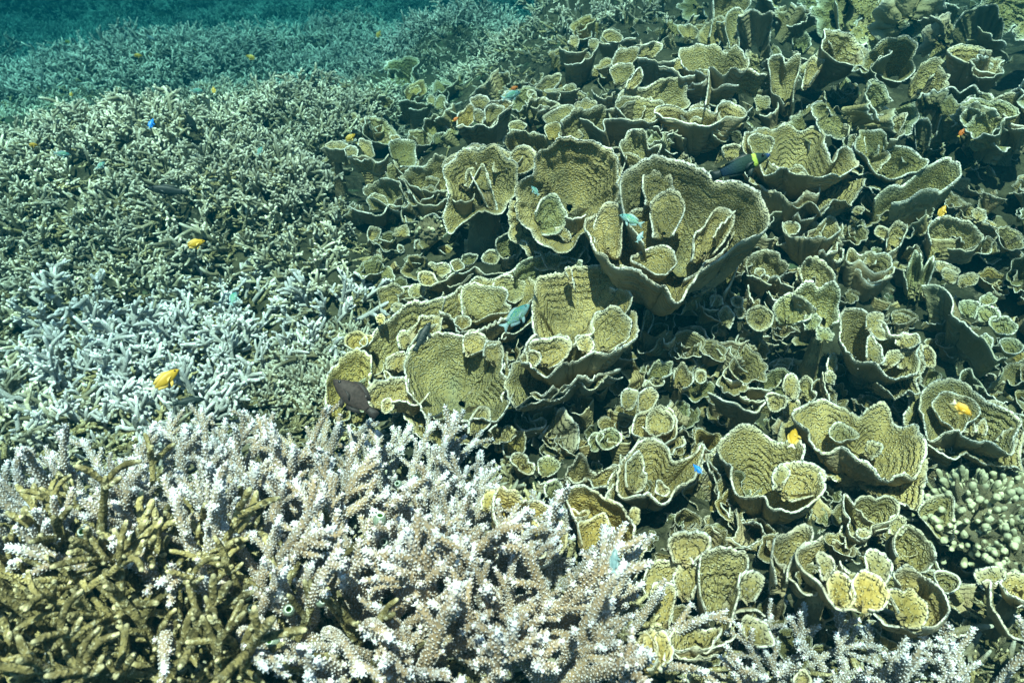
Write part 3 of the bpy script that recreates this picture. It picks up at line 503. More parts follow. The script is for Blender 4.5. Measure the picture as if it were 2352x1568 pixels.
K('D', 'tallest-walled plate coral cup in the centre with curled lobes along its front rim', [('c', '1310 870 1340 840 1360 780 1410 750 1500 745 1580 750 1640 790 1680 780 1690 740 1750 730 1800 690 1780 640 1820 580 1900 545 1970 560 2020 590 2080 600 2075 660 2050 740 1990 800 1880 840 1760 870 1650 890 1560 930 1490 970 1450 950 1370 950 1330 920', {'d': 380, 'q': .3, 'dz': .04}), ('f', '1440 800 1380 660 1400 480 1420 370 1500 320 1580 320 1640 290 1720 270 1800 262 1880 262 1950 275 2000 300 2015 360 1990 400 2025 420 2030 500 2000 600 1880 760 1700 840', {'sk': .55, 'sp': .22}), ('f', '1620 330 1600 290 1640 280 1650 360 1670 430'), ('c', '1345 880 1340 850 1370 835 1420 840 1440 870 1430 920 1380 945 1345 920', {'sk': 0}), ('f', '1440 930 1370 830 1360 790 1420 755 1530 750 1600 755 1640 790 1630 850 1580 910 1500 950', {'sk': .05}), ('f', '1790 840 1780 700 1800 610 1850 560 1930 545 2000 580 2040 650 2000 760 1900 830', {'sk': .05}), ('f', '1700 830 1680 770 1720 735 1770 740 1790 800 1770 850', {'sk': .05}), ('a', '1900 410 1930 425 1970 425', {'d': 90, 'sk': .3})])
K('D', 'wide sunlit plate coral bowl with a scalloped rim, right of the brown fish', [('c', '540 1000 530 920 560 830 640 765 720 728 810 722 870 722 930 760 960 720 1020 715 1075 740 1080 790 1130 810 1160 790 1190 870 1200 980 1225 1050 1250 1100 1220 1200 1150 1280 1050 1290 900 1310 760 1290 660 1270 620 1200 560 1080', {'d': 300}), ('f', '300 1210 280 1120 320 1050 420 1030 440 1010 500 1005 540 1020 560 1090 600 1130 590 1200', {'sk': 0}), ('c', '375 1230 380 1170 430 1150 455 1190 440 1240 400 1260', {'sk': 0}), ('a', '440 1170 520 1160 590 1190 640 1170 690 1110', {'d': 130, 'sk': 0}), ('a', '700 1280 740 1270 780 1245', {'d': 140}), ('a', '790 1290 840 1270 895 1260', {'d': 150}), ('f', '960 1390 970 1290 1020 1220 1060 1210 1100 1250 1090 1330 1020 1390', {'sk': 0}), ('f', '420 960 415 900 460 860 520 850 545 880 540 960'), ('f', '930 850 930 760 960 720 1030 715 1075 750 1070 820 970 860', {'sk': 0}), ('f', '1060 870 1070 800 1110 770 1160 790 1190 870 1190 960', {'sk': 0}), ('a', '890 1310 930 1300 965 1310', {'d': 130}), ('a', '1090 1380 1120 1350 1150 1330', {'d': 90}), ('c', '1170 1140 1190 1120 1250 1080 1260 1110 1240 1170 1200 1180')])
K('D', 'ridged plate coral fan behind the dark oval fish', [('f', '340 1030 285 940 300 850 250 810 330 730 380 650 460 590 560 530 680 500 800 490 780 560 760 640 650 690 560 800 540 860 440 960', {'sp': .15}), ('f', '500 820 485 740 510 700 560 690 620 660 640 610 700 595 770 610 775 680 740 720 640 760 590 820', {'sk': 0}), ('c', '390 980 400 970 430 990 440 1020 410 1030'), ('f', '440 570 450 530 500 520 530 545 520 590')])
K('D', 'leftmost yellow-green plate coral, with the brown fish in front', [('f', '10 1220 5 1090 30 980 110 890 200 840 240 835 290 870 310 960 290 1020 300 1080 270 1220'), ('c', '130 790 150 730 210 712 265 735 270 790 210 820'), ('c', '235 790 260 740 310 735 320 760 270 810'), ('f', '350 650 340 610 370 590 400 610 390 660')], 'y')
K('D', 'brown finger-like coral leaf with two small scoops under the tallest-walled cup', [('f', '1260 1220 1275 1080 1310 1040 1340 1070 1335 1160 1310 1260', {'m': 'k'}), ('c', '1395 1150 1400 1135 1430 1135 1490 1130 1490 1160 1450 1180 1410 1175'), ('a', '1335 1200 1400 1210 1480 1200 1550 1170', {'d': 120}), ('c', '1265 1290 1290 1250 1340 1240 1370 1290 1400 1300 1440 1285 1478 1300 1450 1340 1380 1345 1310 1350', {'d': 120}), ('d', '1420 1420 1500 1340 1580 1220 1650 1300 1690 1400 1640 1530 1520 1480')])
K('D', 'two thin overlapping plate coral discs in the dark hollow', [('c', '1755 1450 1770 1400 1810 1385 1860 1390 1830 1460 1820 1500 1780 1500'), ('c', '1820 1420 1850 1370 1910 1355 1970 1390 1960 1450 1900 1480 1850 1480', {'sk': -.08})], 'k')
K('D', 'crumpled yellow scrap of plate coral at the edge of the white staghorn', [('f', '1200 1530 1180 1400 1240 1330 1310 1380 1330 1480 1300 1540'), ('f', '1140 1500 1130 1420 1170 1390 1190 1440 1180 1510'), ('f', '1040 1480 1050 1430 1080 1435 1090 1480')], 'y')
K('D', 'column of small green plate coral leaves right of the dark hollow', [('c', '2045 1370 2070 1280 2140 1240 2190 1205 2270 1215 2335 1260 2345 1400 2280 1440 2220 1450 2140 1440 2080 1420', {'d': 200}), ('f', '1980 1210 1980 1120 2030 1092 2080 1110 2085 1160 2040 1230'), ('f', '2090 1240 2095 1150 2110 1100 2180 1090 2220 1120 2200 1190 2150 1250'), ('f', '2140 1380 2150 1280 2190 1220 2270 1230 2320 1280 2320 1350 2260 1390', {'sk': 0}), ('a', '2120 1340 2150 1375 2210 1405 2260 1380', {'d': 60, 'sk': -.1}), ('f', '2060 1550 2090 1440 2160 1410 2230 1420 2270 1480 2260 1550 2180 1590', {'sk': 0})])
K('D', 'small crusty brown plate coral with curled white-edged cups', [('f', '2150 990 2190 930 2240 900 2300 920 2320 980 2250 1010', {'m': 'k'}), ('c', '2120 1080 2125 1040 2160 1030 2200 1060 2250 1060 2255 1030 2230 1005 2200 1010', {'asp': .6})])
K('D', 'narrow brown spike of plate coral right of the tallest-walled cup', [('f', '2110 740 2130 650 2145 580 2180 575 2187 630 2150 720'), ('a', '2255 750 2270 790 2300 780 2335 740', {'d': 60})])
K('H', 'tall plate coral cup rolled into an inner scroll, above the yellow fan', [('c', '1945 200 1970 120 2000 60 2060 20 2100 -20 2200 -60 2280 0 2330 60 2400 60 2470 40 2495 0 2500 60 2470 150 2400 230 2340 290 2280 350 2220 350 2160 320 2100 330 2060 310 2000 300 1960 260', {'d': 300}), ('f', '2020 260 2010 120 2040 40 2100 20 2130 80 2110 170 2145 180 2130 260 2080 300', {'sk': -.05}), ('c', '2205 260 2210 220 2245 220 2265 260 2300 270 2290 310 2230 320', {'sk': -.1})])
K('H', 'upright yellow fan of plate coral with a second leaf in front', [('f', '1700 520 1640 400 1605 320 1640 290 1720 275 1800 290 1900 330 1980 380 2030 460 2060 560 2070 680 2080 780 2050 870 1990 900 1960 760 1940 640 1850 500', {}), ('f', '1720 640 1690 500 1760 470 1850 440 1880 490 1940 560 1950 640 1910 720 1880 780 1800 800 1740 760', {'sk': -.1}), ('c', '1640 400 1690 440 1740 420 1765 420 1750 450 1700 470 1650 450'), ('f', '2030 420 2070 390 2100 430 2090 500 2050 520'), ('f', '2080 640 2140 590 2140 680 2100 740'), ('f', '1950 1080 2000 1000 2060 900 2065 1000 2020 1070')], 'y')
K('H', 'crumpled brown plate coral crown above the yellow fan', [('f', '1640 240 1600 150 1660 110 1760 115 1830 130 1900 130 1940 200 1950 260 1850 270 1750 260', {'ru': 2.2}), ('a', '1620 190 1680 230 1750 190 1800 250 1900 260 1950 250', {'d': 60, 'ru': 2})])
K('H', 'yellow plate coral disc half hidden behind white staghorn tips', [('f', '1200 600 1140 420 1160 330 1250 310 1350 325 1450 370 1530 440 1580 520 1600 620 1580 700 1500 760 1420 790 1330 800', {'dz': .02}), ('f', '1350 640 1310 520 1340 480 1400 480 1450 560 1465 640 1450 720 1390 740', {'sk': -.08}), ('f', '1040 420 1060 320 1080 270 1130 290 1135 330 1100 400')], 'y')
K('H', 'thin curled plate coral loops hanging in the dark hollow', [('c', '1245 90 1260 45 1300 35 1350 60 1355 95 1390 105 1390 150 1350 165 1290 140'), ('f', '1430 170 1420 90 1450 60 1510 60 1560 110 1540 160 1480 190', {'m': 'k'}), ('f', '1480 330 1470 260 1510 220 1570 220 1595 270 1560 350', {'m': 'k'}), ('a', '1420 220 1440 240 1475 225', {'d': 40})])
K('H', 'stack of ribbed plate coral shells by the staghorn at the bottom', [('f', '2090 1420 2085 1290 2130 1230 2190 1270 2210 1350 2200 1450 2150 1470', {'dz': .05}), ('f', '2150 1440 2130 1290 2170 1220 2220 1240 2250 1300 2255 1400 2230 1490'), ('f', '2220 1430 2200 1300 2230 1225 2280 1250 2310 1310 2320 1380 2280 1430')], 'y')
K('I', 'group of upright olive plate coral paddles at the bottom centre', [('f', '230 1180 180 960 175 830 200 720 270 665 360 655 450 690 500 730 490 790 430 850 430 960 400 1060 370 1200', {}), ('f', '20 980 5 860 30 780 90 750 150 765 165 830 150 900 110 1000'), ('f', '0 760 -30 640 0 580 80 550 160 555 225 590 245 650 200 690 120 770'), ('f', '-150 1020 -215 900 -200 840 -150 780 -60 750 0 745 30 800 0 860 -60 920'), ('f', '-130 1200 -165 1050 -150 950 -90 900 -20 890 10 950 -10 1060 -40 1200', {'sk': -.08}), ('f', '450 1010 430 900 460 850 530 820 590 870 580 940 530 1020')])
K('I', 'ruffled plate coral whorl at the foot of the olive paddles', [('c', '-10 1290 0 1220 80 1190 200 1185 290 1200 310 1240 280 1300 200 1320 100 1330', {'ru': 1.6}), ('f', '480 1260 460 1150 510 1130 600 1160 640 1230 660 1310 560 1320'), ('a', '130 1320 200 1360 250 1330 330 1300 410 1250', {'d': 90}), ('a', '400 1110 470 1090 560 1090 610 1130', {'d': 60})])
K('I', 'plate coral cup on a bumpy stem with a wavy spoon inside', [('c', '1130 340 1135 300 1160 330 1200 380 1230 350 1260 325 1350 330 1420 315 1470 350 1490 410 1460 470 1400 500 1340 520 1310 540 1310 580 1270 610 1200 600 1160 540 1165 480 1140 420', {'d': 240, 'q': .35}), ('c', '1220 580 1225 550 1270 540 1310 560 1300 595 1250 605', {'sk': -.1}), ('a', '1210 400 1250 420 1280 470 1340 500', {'d': 60}), ('f', '1440 570 1440 490 1490 445 1540 470 1550 530 1510 580')])
K('I', 'ear-shaped plate coral wall left of the bright twin cups', [('f', '690 900 665 760 665 660 700 580 760 540 850 535 910 560 915 610 850 640 790 720 760 790 750 880', {'dz': .05}), ('a', '665 700 700 760 750 770 755 830 810 890 850 940 900 970 945 970 950 950', {'d': 130})])
K('I', 'plate coral wall sheltering two bright yellow twin cups', [('a', '1000 590 940 640 880 670 830 690 825 740 860 800 920 850 980 900 1020 980 1080 1040 1140 1065 1220 1070', {'d': 170, 'dz': .05}), ('f', '1000 880 970 780 960 710 1000 700 1050 740 1070 790 1040 840'), ('f', '1050 1020 1030 900 1060 850 1100 835 1160 870 1190 930 1200 1010 1150 1060', {'m': 'y', 'sk': -.08}), ('f', '1210 1040 1180 920 1200 860 1250 835 1320 835 1390 880 1430 960 1420 1040 1380 1080 1300 1070', {'m': 'y', 'sk': -.08}), ('f', '1290 860 1290 770 1280 710 1340 690 1410 720 1450 780 1440 840 1390 900'), ('a', '1110 750 1130 800 1180 840', {'d': 80})])
K('I', 'double ear of plate coral with a white scalloped ring, lower right', [('f', '1520 920 1470 850 1480 810 1560 795 1640 820 1700 870 1760 930 1810 1000 1830 1060 1800 1130 1750 1190 1660 1200', {'dz': .04}), ('f', '1510 1100 1440 960 1480 940 1530 970 1560 935 1610 950 1650 1000 1680 1060 1690 1140 1640 1190 1560 1200', {'sk': -.08, 'm': 'y'}), ('a', '1340 1100 1380 1140 1420 1170 1490 1180 1560 1195 1640 1230 1720 1200', {'d': 110})])
K('I', 'tall pleated plate coral fan behind the double ear', [('f', '1500 720 1470 640 1480 570 1560 535 1640 560 1680 620 1740 670 1750 740 1700 810 1620 830'), ('c', '1740 880 1750 830 1800 820 1870 840 1905 890 1880 950 1840 970 1790 930')])
K('I', 'plate coral loop overgrown by knobby coral at the right', [('c', '1640 450 1630 410 1680 360 1750 320 1850 320 1870 400 1860 520 1820 560 1870 590 1850 620 1780 600 1720 540', {'d': 150})])
K('I', 'blurred plate coral tubes in the right bottom corner', [('c', '2190 890 2230 840 2335 840 2450 900 2430 1000 2335 1010 2250 980', {'dz': .06}), ('f', '2060 930 2010 850 2050 800 2150 795 2220 850 2150 890'), ('a', '2050 890 2080 870 2130 890 2120 950 2130 1030 2160 1100 2210 1180 2270 1250 2335 1270', {'d': 150}), ('a', '1790 1190 1850 1240 1930 1250 2000 1210', {'d': 90})])
K('I', 'two little plate coral discs at the bottom edge', [('c', '90 1568 110 1500 180 1490 220 1520 210 1600 150 1620'), ('c', '800 1568 820 1500 870 1480 910 1520 900 1590 850 1610')])
K('B', 'dark-walled plate coral with small lit leaves on the far left flank of the mound', [('a', '1600 420 1660 430 1730 400 1780 360 1820 300', {'d': 200}), ('f', '1620 290 1640 245 1690 250 1680 320'), ('c', '1850 240 1870 210 1930 205 1980 240 1970 270 1910 280'), ('a', '1820 270 1870 290 1950 280 2010 260 2070 250', {'d': 150}), ('f', '1760 310 1765 265 1800 260 1830 280 1800 340'), ('a', '1565 310 1620 340 1680 350 1750 320', {'d': 120})])
K('B', 'plate coral with a flat-fronted trough on the upper flank', [('a', '2090 380 2150 390 2210 400 2260 410 2335 400', {'d': 190}), ('f', '1940 470 1910 420 1960 340 2040 310 2100 330 2080 380 2020 450'), ('f', '2080 370 2090 320 2160 290 2230 280 2250 310 2200 380'), ('f', '1930 560 1900 470 1960 430 2050 420 2060 480 1990 560'), ('f', '2000 590 2030 540 2100 450 2115 530 2060 590')])
K('B', 'pale upright plate coral tongue on the far flank above the blue chromis', [('f', '1450 610 1400 580 1430 550 1480 510 1560 500 1565 540 1530 570 1530 610'), ('c', '1345 630 1360 600 1400 610 1410 650 1380 670'), ('f', '1600 610 1590 580 1640 560 1650 600'), ('a', '1560 640 1620 630 1680 620', {'d': 60})])
K('B', 'broad low plate coral with a drooping lip on the left flank', [('f', '1350 710 1370 660 1450 660 1560 680 1580 710 1480 720 1420 740'), ('a', '1340 670 1360 700 1400 715 1440 700 1500 710', {'d': 140})])
K('B', 'small plate coral ring between the flank corals', [('c', '1225 840 1260 810 1330 815 1345 840 1300 870 1250 890'), ('a', '1240 760 1290 790 1350 780', {'d': 80})])
K('B', 'overlapping plate coral fans with one pale yellow leaf', [('f', '1590 830 1580 800 1680 740 1800 715 1900 715 1940 750 1920 820 1820 880'), ('f', '1470 820 1450 780 1500 750 1560 710 1640 700 1660 740 1600 810'), ('f', '1480 920 1470 850 1500 815 1560 830 1580 880 1560 940', {'m': 'y'}), ('c', '1560 910 1580 880 1650 860 1710 880 1705 920 1640 935'), ('f', '1660 730 1680 680 1760 660 1800 680 1800 720 1740 750')])
K('B', 'saw-edged plate coral wall below the wide lit back wall', [('a', '1700 790 1740 800 1800 830 1860 880 1850 820 1900 790 1980 790 2050 800 2120 800', {'d': 200}), ('a', '1780 600 1820 640 1900 640 1930 610', {'d': 130})])
K('B', 'plate coral cup with a sunbleached yellow back, below the blue chromis', [('a', '870 850 920 830 1000 835 1060 840 1110 840 1160 780 1190 730 1250 700', {'d': 200, 'dz': .1}), ('f', '880 840 890 770 960 700 1000 720 1000 790 960 840', {'m': 'y'}), ('f', '1000 800 990 740 1040 730 1060 770 1040 830'), ('f', '1070 800 1070 720 1130 700 1190 705 1190 740 1150 790 1110 850'), ('f', '990 720 970 650 1050 640 1100 670 1060 720'), ('f', '1080 720 1110 680 1200 670 1255 690 1200 730')])
K('B', 'row of small dark plate coral cups at the far edge of the mound', [('a', '490 680 560 670 620 690 720 700', {'d': 140}), ('a', '560 720 620 730 680 715', {'d': 110}), ('a', '800 690 870 690 920 680 970 650', {'d': 130}), ('f', '690 710 680 650 720 640 730 700'), ('f', '730 730 740 660 800 635 800 720')])
K('B', 'little pale plate coral rosette alone at the far edge', [('f', '540 640 530 600 570 560 620 550 680 580 670 620 600 650'), ('f', '560 620 570 590 620 575 640 600 610 630', {'sk': -.08})], 'y')
K('B', 'thin grey plate coral fan far back in the thicket', [('f', '450 510 415 460 460 450 500 455 495 510 480 530'), ('f', '490 590 500 540 530 550 530 580')], 'g')
K('B', 'curled pale yellow plate coral collar near the orange fish', [('f', '250 830 235 800 280 790 300 830 330 860 385 840 390 870 340 885 290 870')], 'y')
K('B', 'arched brown plate coral hollow at the foot of the mound', [('f', '660 870 650 830 690 790 760 780 800 810 820 870', {'lean': -.2}), ('f', '820 880 830 840 890 850 880 900'), ('f', '720 960 730 900 800 890 830 940')], 'k')
K('B', 'dark scooped plate coral clump just under the orange fish', [('a', '-30 990 0 980 60 990 120 990 140 985', {'d': 110, 'dz': .06}), ('f', '220 970 230 930 290 940 320 990 330 1040 280 1060'), ('a', '150 1040 210 1035 290 1045 330 1070 360 1080 400 1050 420 1030', {'d': 130}), ('a', '190 1060 240 1075 300 1060 340 1090', {'d': 90}), ('f', '440 1040 430 950 500 930 590 940 600 1000 590 1100 500 1110', {'m': 'k'}), ('c', '435 920 450 900 490 905 500 930 460 940', {'m': 'y'}), ('f', '0 1000 10 960 80 945 150 960 130 1000'), ('f', '140 1040 135 985 180 975 215 990 210 1040')])
K('D', 'scraps of plate coral and pale knobs below the vase-shaped coral', [('f', '290 110 285 50 300 15 340 10 370 40 350 100'), ('f', '450 70 480 20 540 0 560 70'), ('c', '480 150 490 130 520 140 530 175 500 190'), ('f', '600 160 610 100 660 80 700 110 690 160'), ('a', '290 90 320 105 360 90 420 105 450 95', {'d': 70})])
# ------------------------------------------------------------------ fillers: small plate corals in the gaps of the mound
def inpoly(p, poly):
    x, y = p; X, Y = poly[:, 0], poly[:, 1]; X2, Y2 = np.roll(X, -1), np.roll(Y, -1)
    c = (Y > y) != (Y2 > y)
    return bool((c & (x < (X2-X)*(y-Y)/(Y2-Y+1e-9)+X)).sum() % 2)
def local_frond(r, C, R, n, arc, mat, kind, drop):
    n = unit(n); u = unit(np.cross(n, [0.3, 0.9, 0.1])); v = np.cross(n, u); N = int(np.clip(R*arc/0.0045, 24, 130))
    closed = arc > 6.0; th = np.linspace(0, arc, N, endpoint=not closed) + r.uniform(0, 6.3)
    rr = R*(1+0.16*wob(np.linspace(0, 1, N, endpoint=not closed), closed, 3, r)+0.07*wob(np.linspace(0, 1, N, endpoint=not closed), closed, 7, r))
    if not closed: rr = rr*np.linspace(0.75, 1.15, N)
    rim = C + (np.cos(th)*rr)[:, None]*u + (np.sin(th)*rr)[:, None]*v
    return frond_mesh(rim, closed, n, C, C-n*drop, r.uniform(.10, .3), int(r.integers(1e9)), 0.0011, r.uniform(1, 1.5), r.uniform(.7, .95), 0.0024, False, 0.9, 9, mat, kind)
def small_protos():
    out = []
    for i in range(14):
        r = np.random.default_rng(500+i); mat = MP['nngkynnk'[i % 8]]; parts = []
        R = r.uniform(0.038, 0.055); n = np.array([r.normal(0, .35), -0.25+r.normal(0, .3), 1])
        parts.append(('frond' if i % 3 else 'cup', local_frond(r, np.array([0, 0, 0.06]), R, n, r.uniform(2.8, 5.2) if i % 3 else 6.3, mat, 'frond' if i % 3 else 'cup', 0.085)))
        for k in range(int(r.integers(2, 5))):
            a = r.uniform(0, 6.3); c = np.array([math.cos(a)*R*1.0, math.sin(a)*R*1.0, 0.03+r.uniform(0, .035)])
            nn = np.array([math.cos(a)*0.5+r.normal(0, .3), math.sin(a)*.5-0.3+r.normal(0, .3), 0.9])
            parts.append(('frond', local_frond(r, c, R*r.uniform(.4, .8), nn, r.uniform(2.2, 5), mat, 'frond', 0.055)))
        out.append(parts)
    for i in range(10):                                         # broken plates, leaning and lying
        r = np.random.default_rng(800+i); mat = MP['kgnkg'[i % 5]]; parts = []
        for k in range(int(r.integers(2, 4))):
            nn = np.array([r.normal(0, .7), r.normal(-.3, .7), r.uniform(.1, .8)])
            parts.append(('frond', local_frond(r, np.array([r.normal(0, .03), r.normal(0, .03), 0.04]), r.uniform(.035, .06), nn, r.uniform(2.0, 3.6), mat, 'frond', 0.01)))
        out.append(parts)
    return out
SMALL = small_protos()
def put_small(idx, loc, rz, sc, label, group, tilt=(0, 0)):
    t = thing('plate_coral', label, 'coral', loc, group); t.rotation_euler = (tilt[0], tilt[1], rz); t.scale = (sc,)*3
    for nm, me in SMALL[idx]: link(nm, me, t)
    return t
def relation(uv, seeds):
    d = [(math.hypot(uv[0]-c[0], uv[1]-c[1]), l, c) for l, c in seeds]; d.sort(key=lambda z: z[0]); _, l, c = d[0]
    dx, dy = uv[0]-c[0], uv[1]-c[1]
    rel = ('right of' if dx > 0 else 'left of') if abs(dx) > abs(dy) else ('in front of' if dy > 0 else 'behind')
    return rel, l, d[0][0]
def relation8(uv, seeds):
    d = sorted((math.hypot(uv[0]-c[0], uv[1]-c[1]), l, c) for l, c in seeds); dist, l, c = d[0]
    a = math.degrees(math.atan2(-(uv[1]-c[1]), uv[0]-c[0])) % 360
    rel = ['right of', 'behind and right of', 'behind', 'behind and left of', 'left of', 'in front and left of', 'in front of', 'in front and right of'][int((a+22.5)//45) % 8]
    return rel, l, dist
MOUND = np.array([(760, 960), (800, 760), (870, 620), (815, 470), (720, 350), (780, 300), (880, 220), (930, 190), (1010, 215), (1100, 225), (1200, 210), (1230, 170), (1290, 130), (1330, 95), (1400, 70), (1470, 20), (1490, -60), (2420, -60), (2420, 1290), (2150, 1500), (1500, 1540), (1330, 1230), (1230, 1110), (1050, 1010)], float)
def coral_seed_name(l):
    l = l.replace('plate coral ', '').replace(' of plate coral', ''); wds = l.split(); return ' '.join(wds[:5])
SEEDS = []
def build_fillers():
    r = np.random.default_rng(21)
    def nick(l):
        w = l.split()[:8]
        while w[-1].rstrip(',') in STOP: w.pop()
        return ' '.join(w).rstrip(',')
    STOP = 'the a of in with and on at by its to one two small before behind above below under over near inside holding standing rising lying leaning running packed right left from cut far'.split()
    short = [(nick(l), c) for _, l, c in COLONIES]
    placed = []
    for v in np.arange(-40, 1540, 30):
        for u in np.arange(700, 2420, 30):
            p = np.array([u+r.uniform(-15, 15), v+r.uniform(-15, 15)])
            chaotic = p[0] > 1750 and p[1] < 420
            if not inpoly(p, MOUND): continue
            cov = sum(inpoly(p, c) for c in COVER)
            gap = 62 if chaotic else 58
            if any(abs(p[0]-q[0]) < gap*1.15 and abs(p[1]-q[1]) < gap for q in placed): continue
            if cov and not (r.random() < 0.25 and chaotic): continue
            loc, t = hit(p, 0.0)
            placed.append(p)
            sz = r.uniform(24, 44)*(1.7 if chaotic else 1.0)*t/FPX
            sc = float(np.clip(sz/0.048, 0.35, 3.0))
            deep = float(r.uniform(-.03, .01)) if not chaotic else float(r.uniform(-.02, .09))
            idx = int(r.integers(14)) if not chaotic or r.random() < .3 else 14+int(r.integers(10))
            if p[1] < 300 and p[0] > 1400 and r.random() < .4: idx = 14+int(r.integers(10))
            rel, l, _ = relation8(p, short)
            size = 'tiny' if sc < .7 else 'small' if sc < .95 else 'low' if sc < 1.3 else 'broad'
            tone = {'n': 'olive', 'g': 'greyish', 'k': 'dull', 'y': 'yellow'}['nngkynnk'[idx % 8] if idx < 14 else 'kgnkg'[(idx-14) % 5]]
            lab = f"{size} {tone} " + ('broken plates ' if idx >= 14 else 'coral whorl ') + rel + ' the ' + l
            wds = lab.split()[:16]
            while wds[-1] in ('the', 'a', 'of', 'in', 'with', 'and', 'on', 'at', 'by', 'its', 'to', 'one', 'two', 'small', 'before', 'behind', 'above', 'below'): wds.pop()
            put_small(idx, loc+np.array([0, 0, deep]), r.uniform(-1.2, 1.2), sc, ' '.join(wds), 'small plate corals filling the gaps of the mound', (r.normal(0, .15), r.normal(0, .15)))
build_fillers()

def build_crust():
    # a crust of little plates, too many to count, over the ground between the large corals
    ms = [me for parts in SMALL for _, me in parts][:48]; r = np.random.default_rng(33); pts = []
    for k in range(9000):
        u, v = r.uniform(720, 2420), r.uniform(-40, 1600)
        if not inpoly((u, v), MOUND): continue
        p, t = hit((u, v), 0.0)
        if t > 4.5: continue
        pts.append((p[0], p[1], p[2]-.034))
    pts = pts[:1500]
    gn_scatter('coral_crust', pts, ms, r, (.35, .75), .5)
# ------------------------------------------------------------------ staghorn coral
def bent(r, p, d, L, n, curve=0.25, up=0.15):
    P = [np.array(p, float)]; d = unit(d); k = r.normal(0, curve, 3)/n
    for i in range(n-1):
        P.append(P[-1]+d*L/(n-1)); d = unit(d + k + r.normal(0, curve*0.35, 3)/n + np.array([0, 0, up])/n)
    return np.array(P), d
def thick_branch(r, mb, p, d, L, R, depth=0, sides=7, nseg=6):
    P, e = bent(r, p, d, L, nseg, 0.9 if depth == 0 else 0.6)
    t = np.linspace(0, 1, nseg); rad = R*(1-0.32*t**2); rad[-1] *= 0.72
    tube(mb, P, rad, sides, t**2 if depth else t**3*0.95, 0.05, r)
    if depth < 2:
        for k in range(int(r.integers(4, 8)) if depth == 0 else int(r.integers(0, 3))):
            f = r.uniform(.25, .97); j = int(f*(nseg-1)); T = unit(P[min(j+1, nseg-1)]-P[j]); a = unit(np.cross(T, r.normal(0, 1, 3)))
            ang = r.uniform(.7, 1.15)
            thick_branch(r, mb, P[j]+(P[min(j+1, nseg-1)]-P[j])*(f*(nseg-1)-j), T*math.cos(ang)+a*math.sin(ang), L*r.uniform(.25, .48), R*0.88, depth+1, max(4, sides-1), max(4, nseg-1))
def spread(r, k, n, maxang):
    a = k*2.39996+r.normal(0, .3); th = maxang*math.sqrt((k+.5)/n)+r.normal(0, .12)
    return np.array([math.sin(th)*math.cos(a), math.sin(th)*math.sin(a), math.cos(th)])
NEARB = []                                                       # branch meshes of the near thicket
for i in range(14):
    r = np.random.default_rng(100+i); mb = MB(); thick_branch(r, mb, (0, 0, 0), (0, 0, 1), r.uniform(.075, .115), r.uniform(.0048, .0060), 0, 8, 8)
    NEARB.append([mb.mesh('branch', m) for m in (M_THICK, M_PALE)])
def colony_far(seed, n, sides, nseg, mat, Rr=.15, Lr=(.065, .11), rad=(.0043, .0055), maxang=1.35):
    r = np.random.default_rng(seed); mb = MB()
    for k in range(n):
        d = spread(r, k, n, maxang); thick_branch(r, mb, np.array([d[0]*Rr*.6, d[1]*Rr*.6, -0.03]), d*[1, 1, .9], r.uniform(*Lr), r.uniform(*rad), 0, sides, nseg)
    return mb.mesh('staghorn_coral', mat)
FARC = [colony_far(200+i, 20, 5, 5, M_THICK, .12, (.045, .08), (.0032, .0042)) for i in range(7)]
MASSC = [colony_far(300+i, 22, 4, 4, M_DARKF, .16, (.06, .12), (.004, .0055)) for i in range(5)]
# tufts of rubble twigs, low brown sticks between the colonies
def on_thicket(x, y):
    return (x < foot(y)+0.02+0.06*np.sin(y*5)) or y > 4.2+0.9*max(0, x)
FISHMARK = [('the large yellow fish', (378, 873)), ('the mid-thicket yellow fish', (447, 560)), ('the drifting teal fish', (536, 685)), ('the dark oval shadow-fish', (383, 437)), ('the nose-up blue fish', (347, 285)), ('the turquoise fish', (143, 354)), ('the upper-left ochre fish', (316, 128)), ('the ochre fish at the top', (577, 132)), ('the bushy brown coral', (690, 830)), ('the tilted yellow fish', (803, 317)), ('the arched brown hollow', (990, 290)), ('the white staghorn crest', (400, 1000)), ('the dark upright fish', (440, 283)), ('the left-edge hollow', (20, 230)), ('the left picture edge', (10, 600)), ('the paired small fish', (470, 208)), ('the vase-shaped plate coral', (790, 560)), ('the lower left corner', (20, 900))]
def thicket_sites():
    r = np.random.default_rng(77); out = []; y = 0.80
    while y < 9.0:
        step = 0.108 if y < 2.4 else 0.13 if y < 4 else 0.19
        half = (y*0.9+0.5)*0.86+0.3
        x = -half
        while x < half:
            px, py = x+r.uniform(-.45, .45)*step, y+r.uniform(-.45, .45)*step
            if on_thicket(px, py) or py > 2.5: out.append((px, py))
            x += step
        y += step
    return out
MARKS2 = [('the square-topped dark plate', (1735, 80)), ('the pale upright tongue coral', (1260, 190)), ('the fluted goblet', (1640, 140)), ('the top right corner', (2330, 20)), ('the dark upright slab', (2240, 60)), ('the blue chromis', (1175, 219)), ('the little pale rosette', (955, 205)), ('the thin grey fan', (905, 165)), ('the faint ochre fish', (869, 80)), ('the top-edge brown plate', (1970, 30)), ('the small teal fish', (597, 346)), ('the slanting greenish fish', (231, 380)), ('the tiny yellow fish', (163, 217)), ('the dim yellow fish', (75, 333)), ('the curled yellow collar', (855, 285)), ('the small left-hand fan', (910, 680)), ('the low folded lobes', (850, 470)), ('the dark-walled flank plate', (1330, 110)), ('the silvery fish', (347, 88)), ('the left haze fish', (155, 97)), ('the black half-hidden fish', (437, 921))]
FISHMARK += MARKS2
def lean_seen(uv): return ''
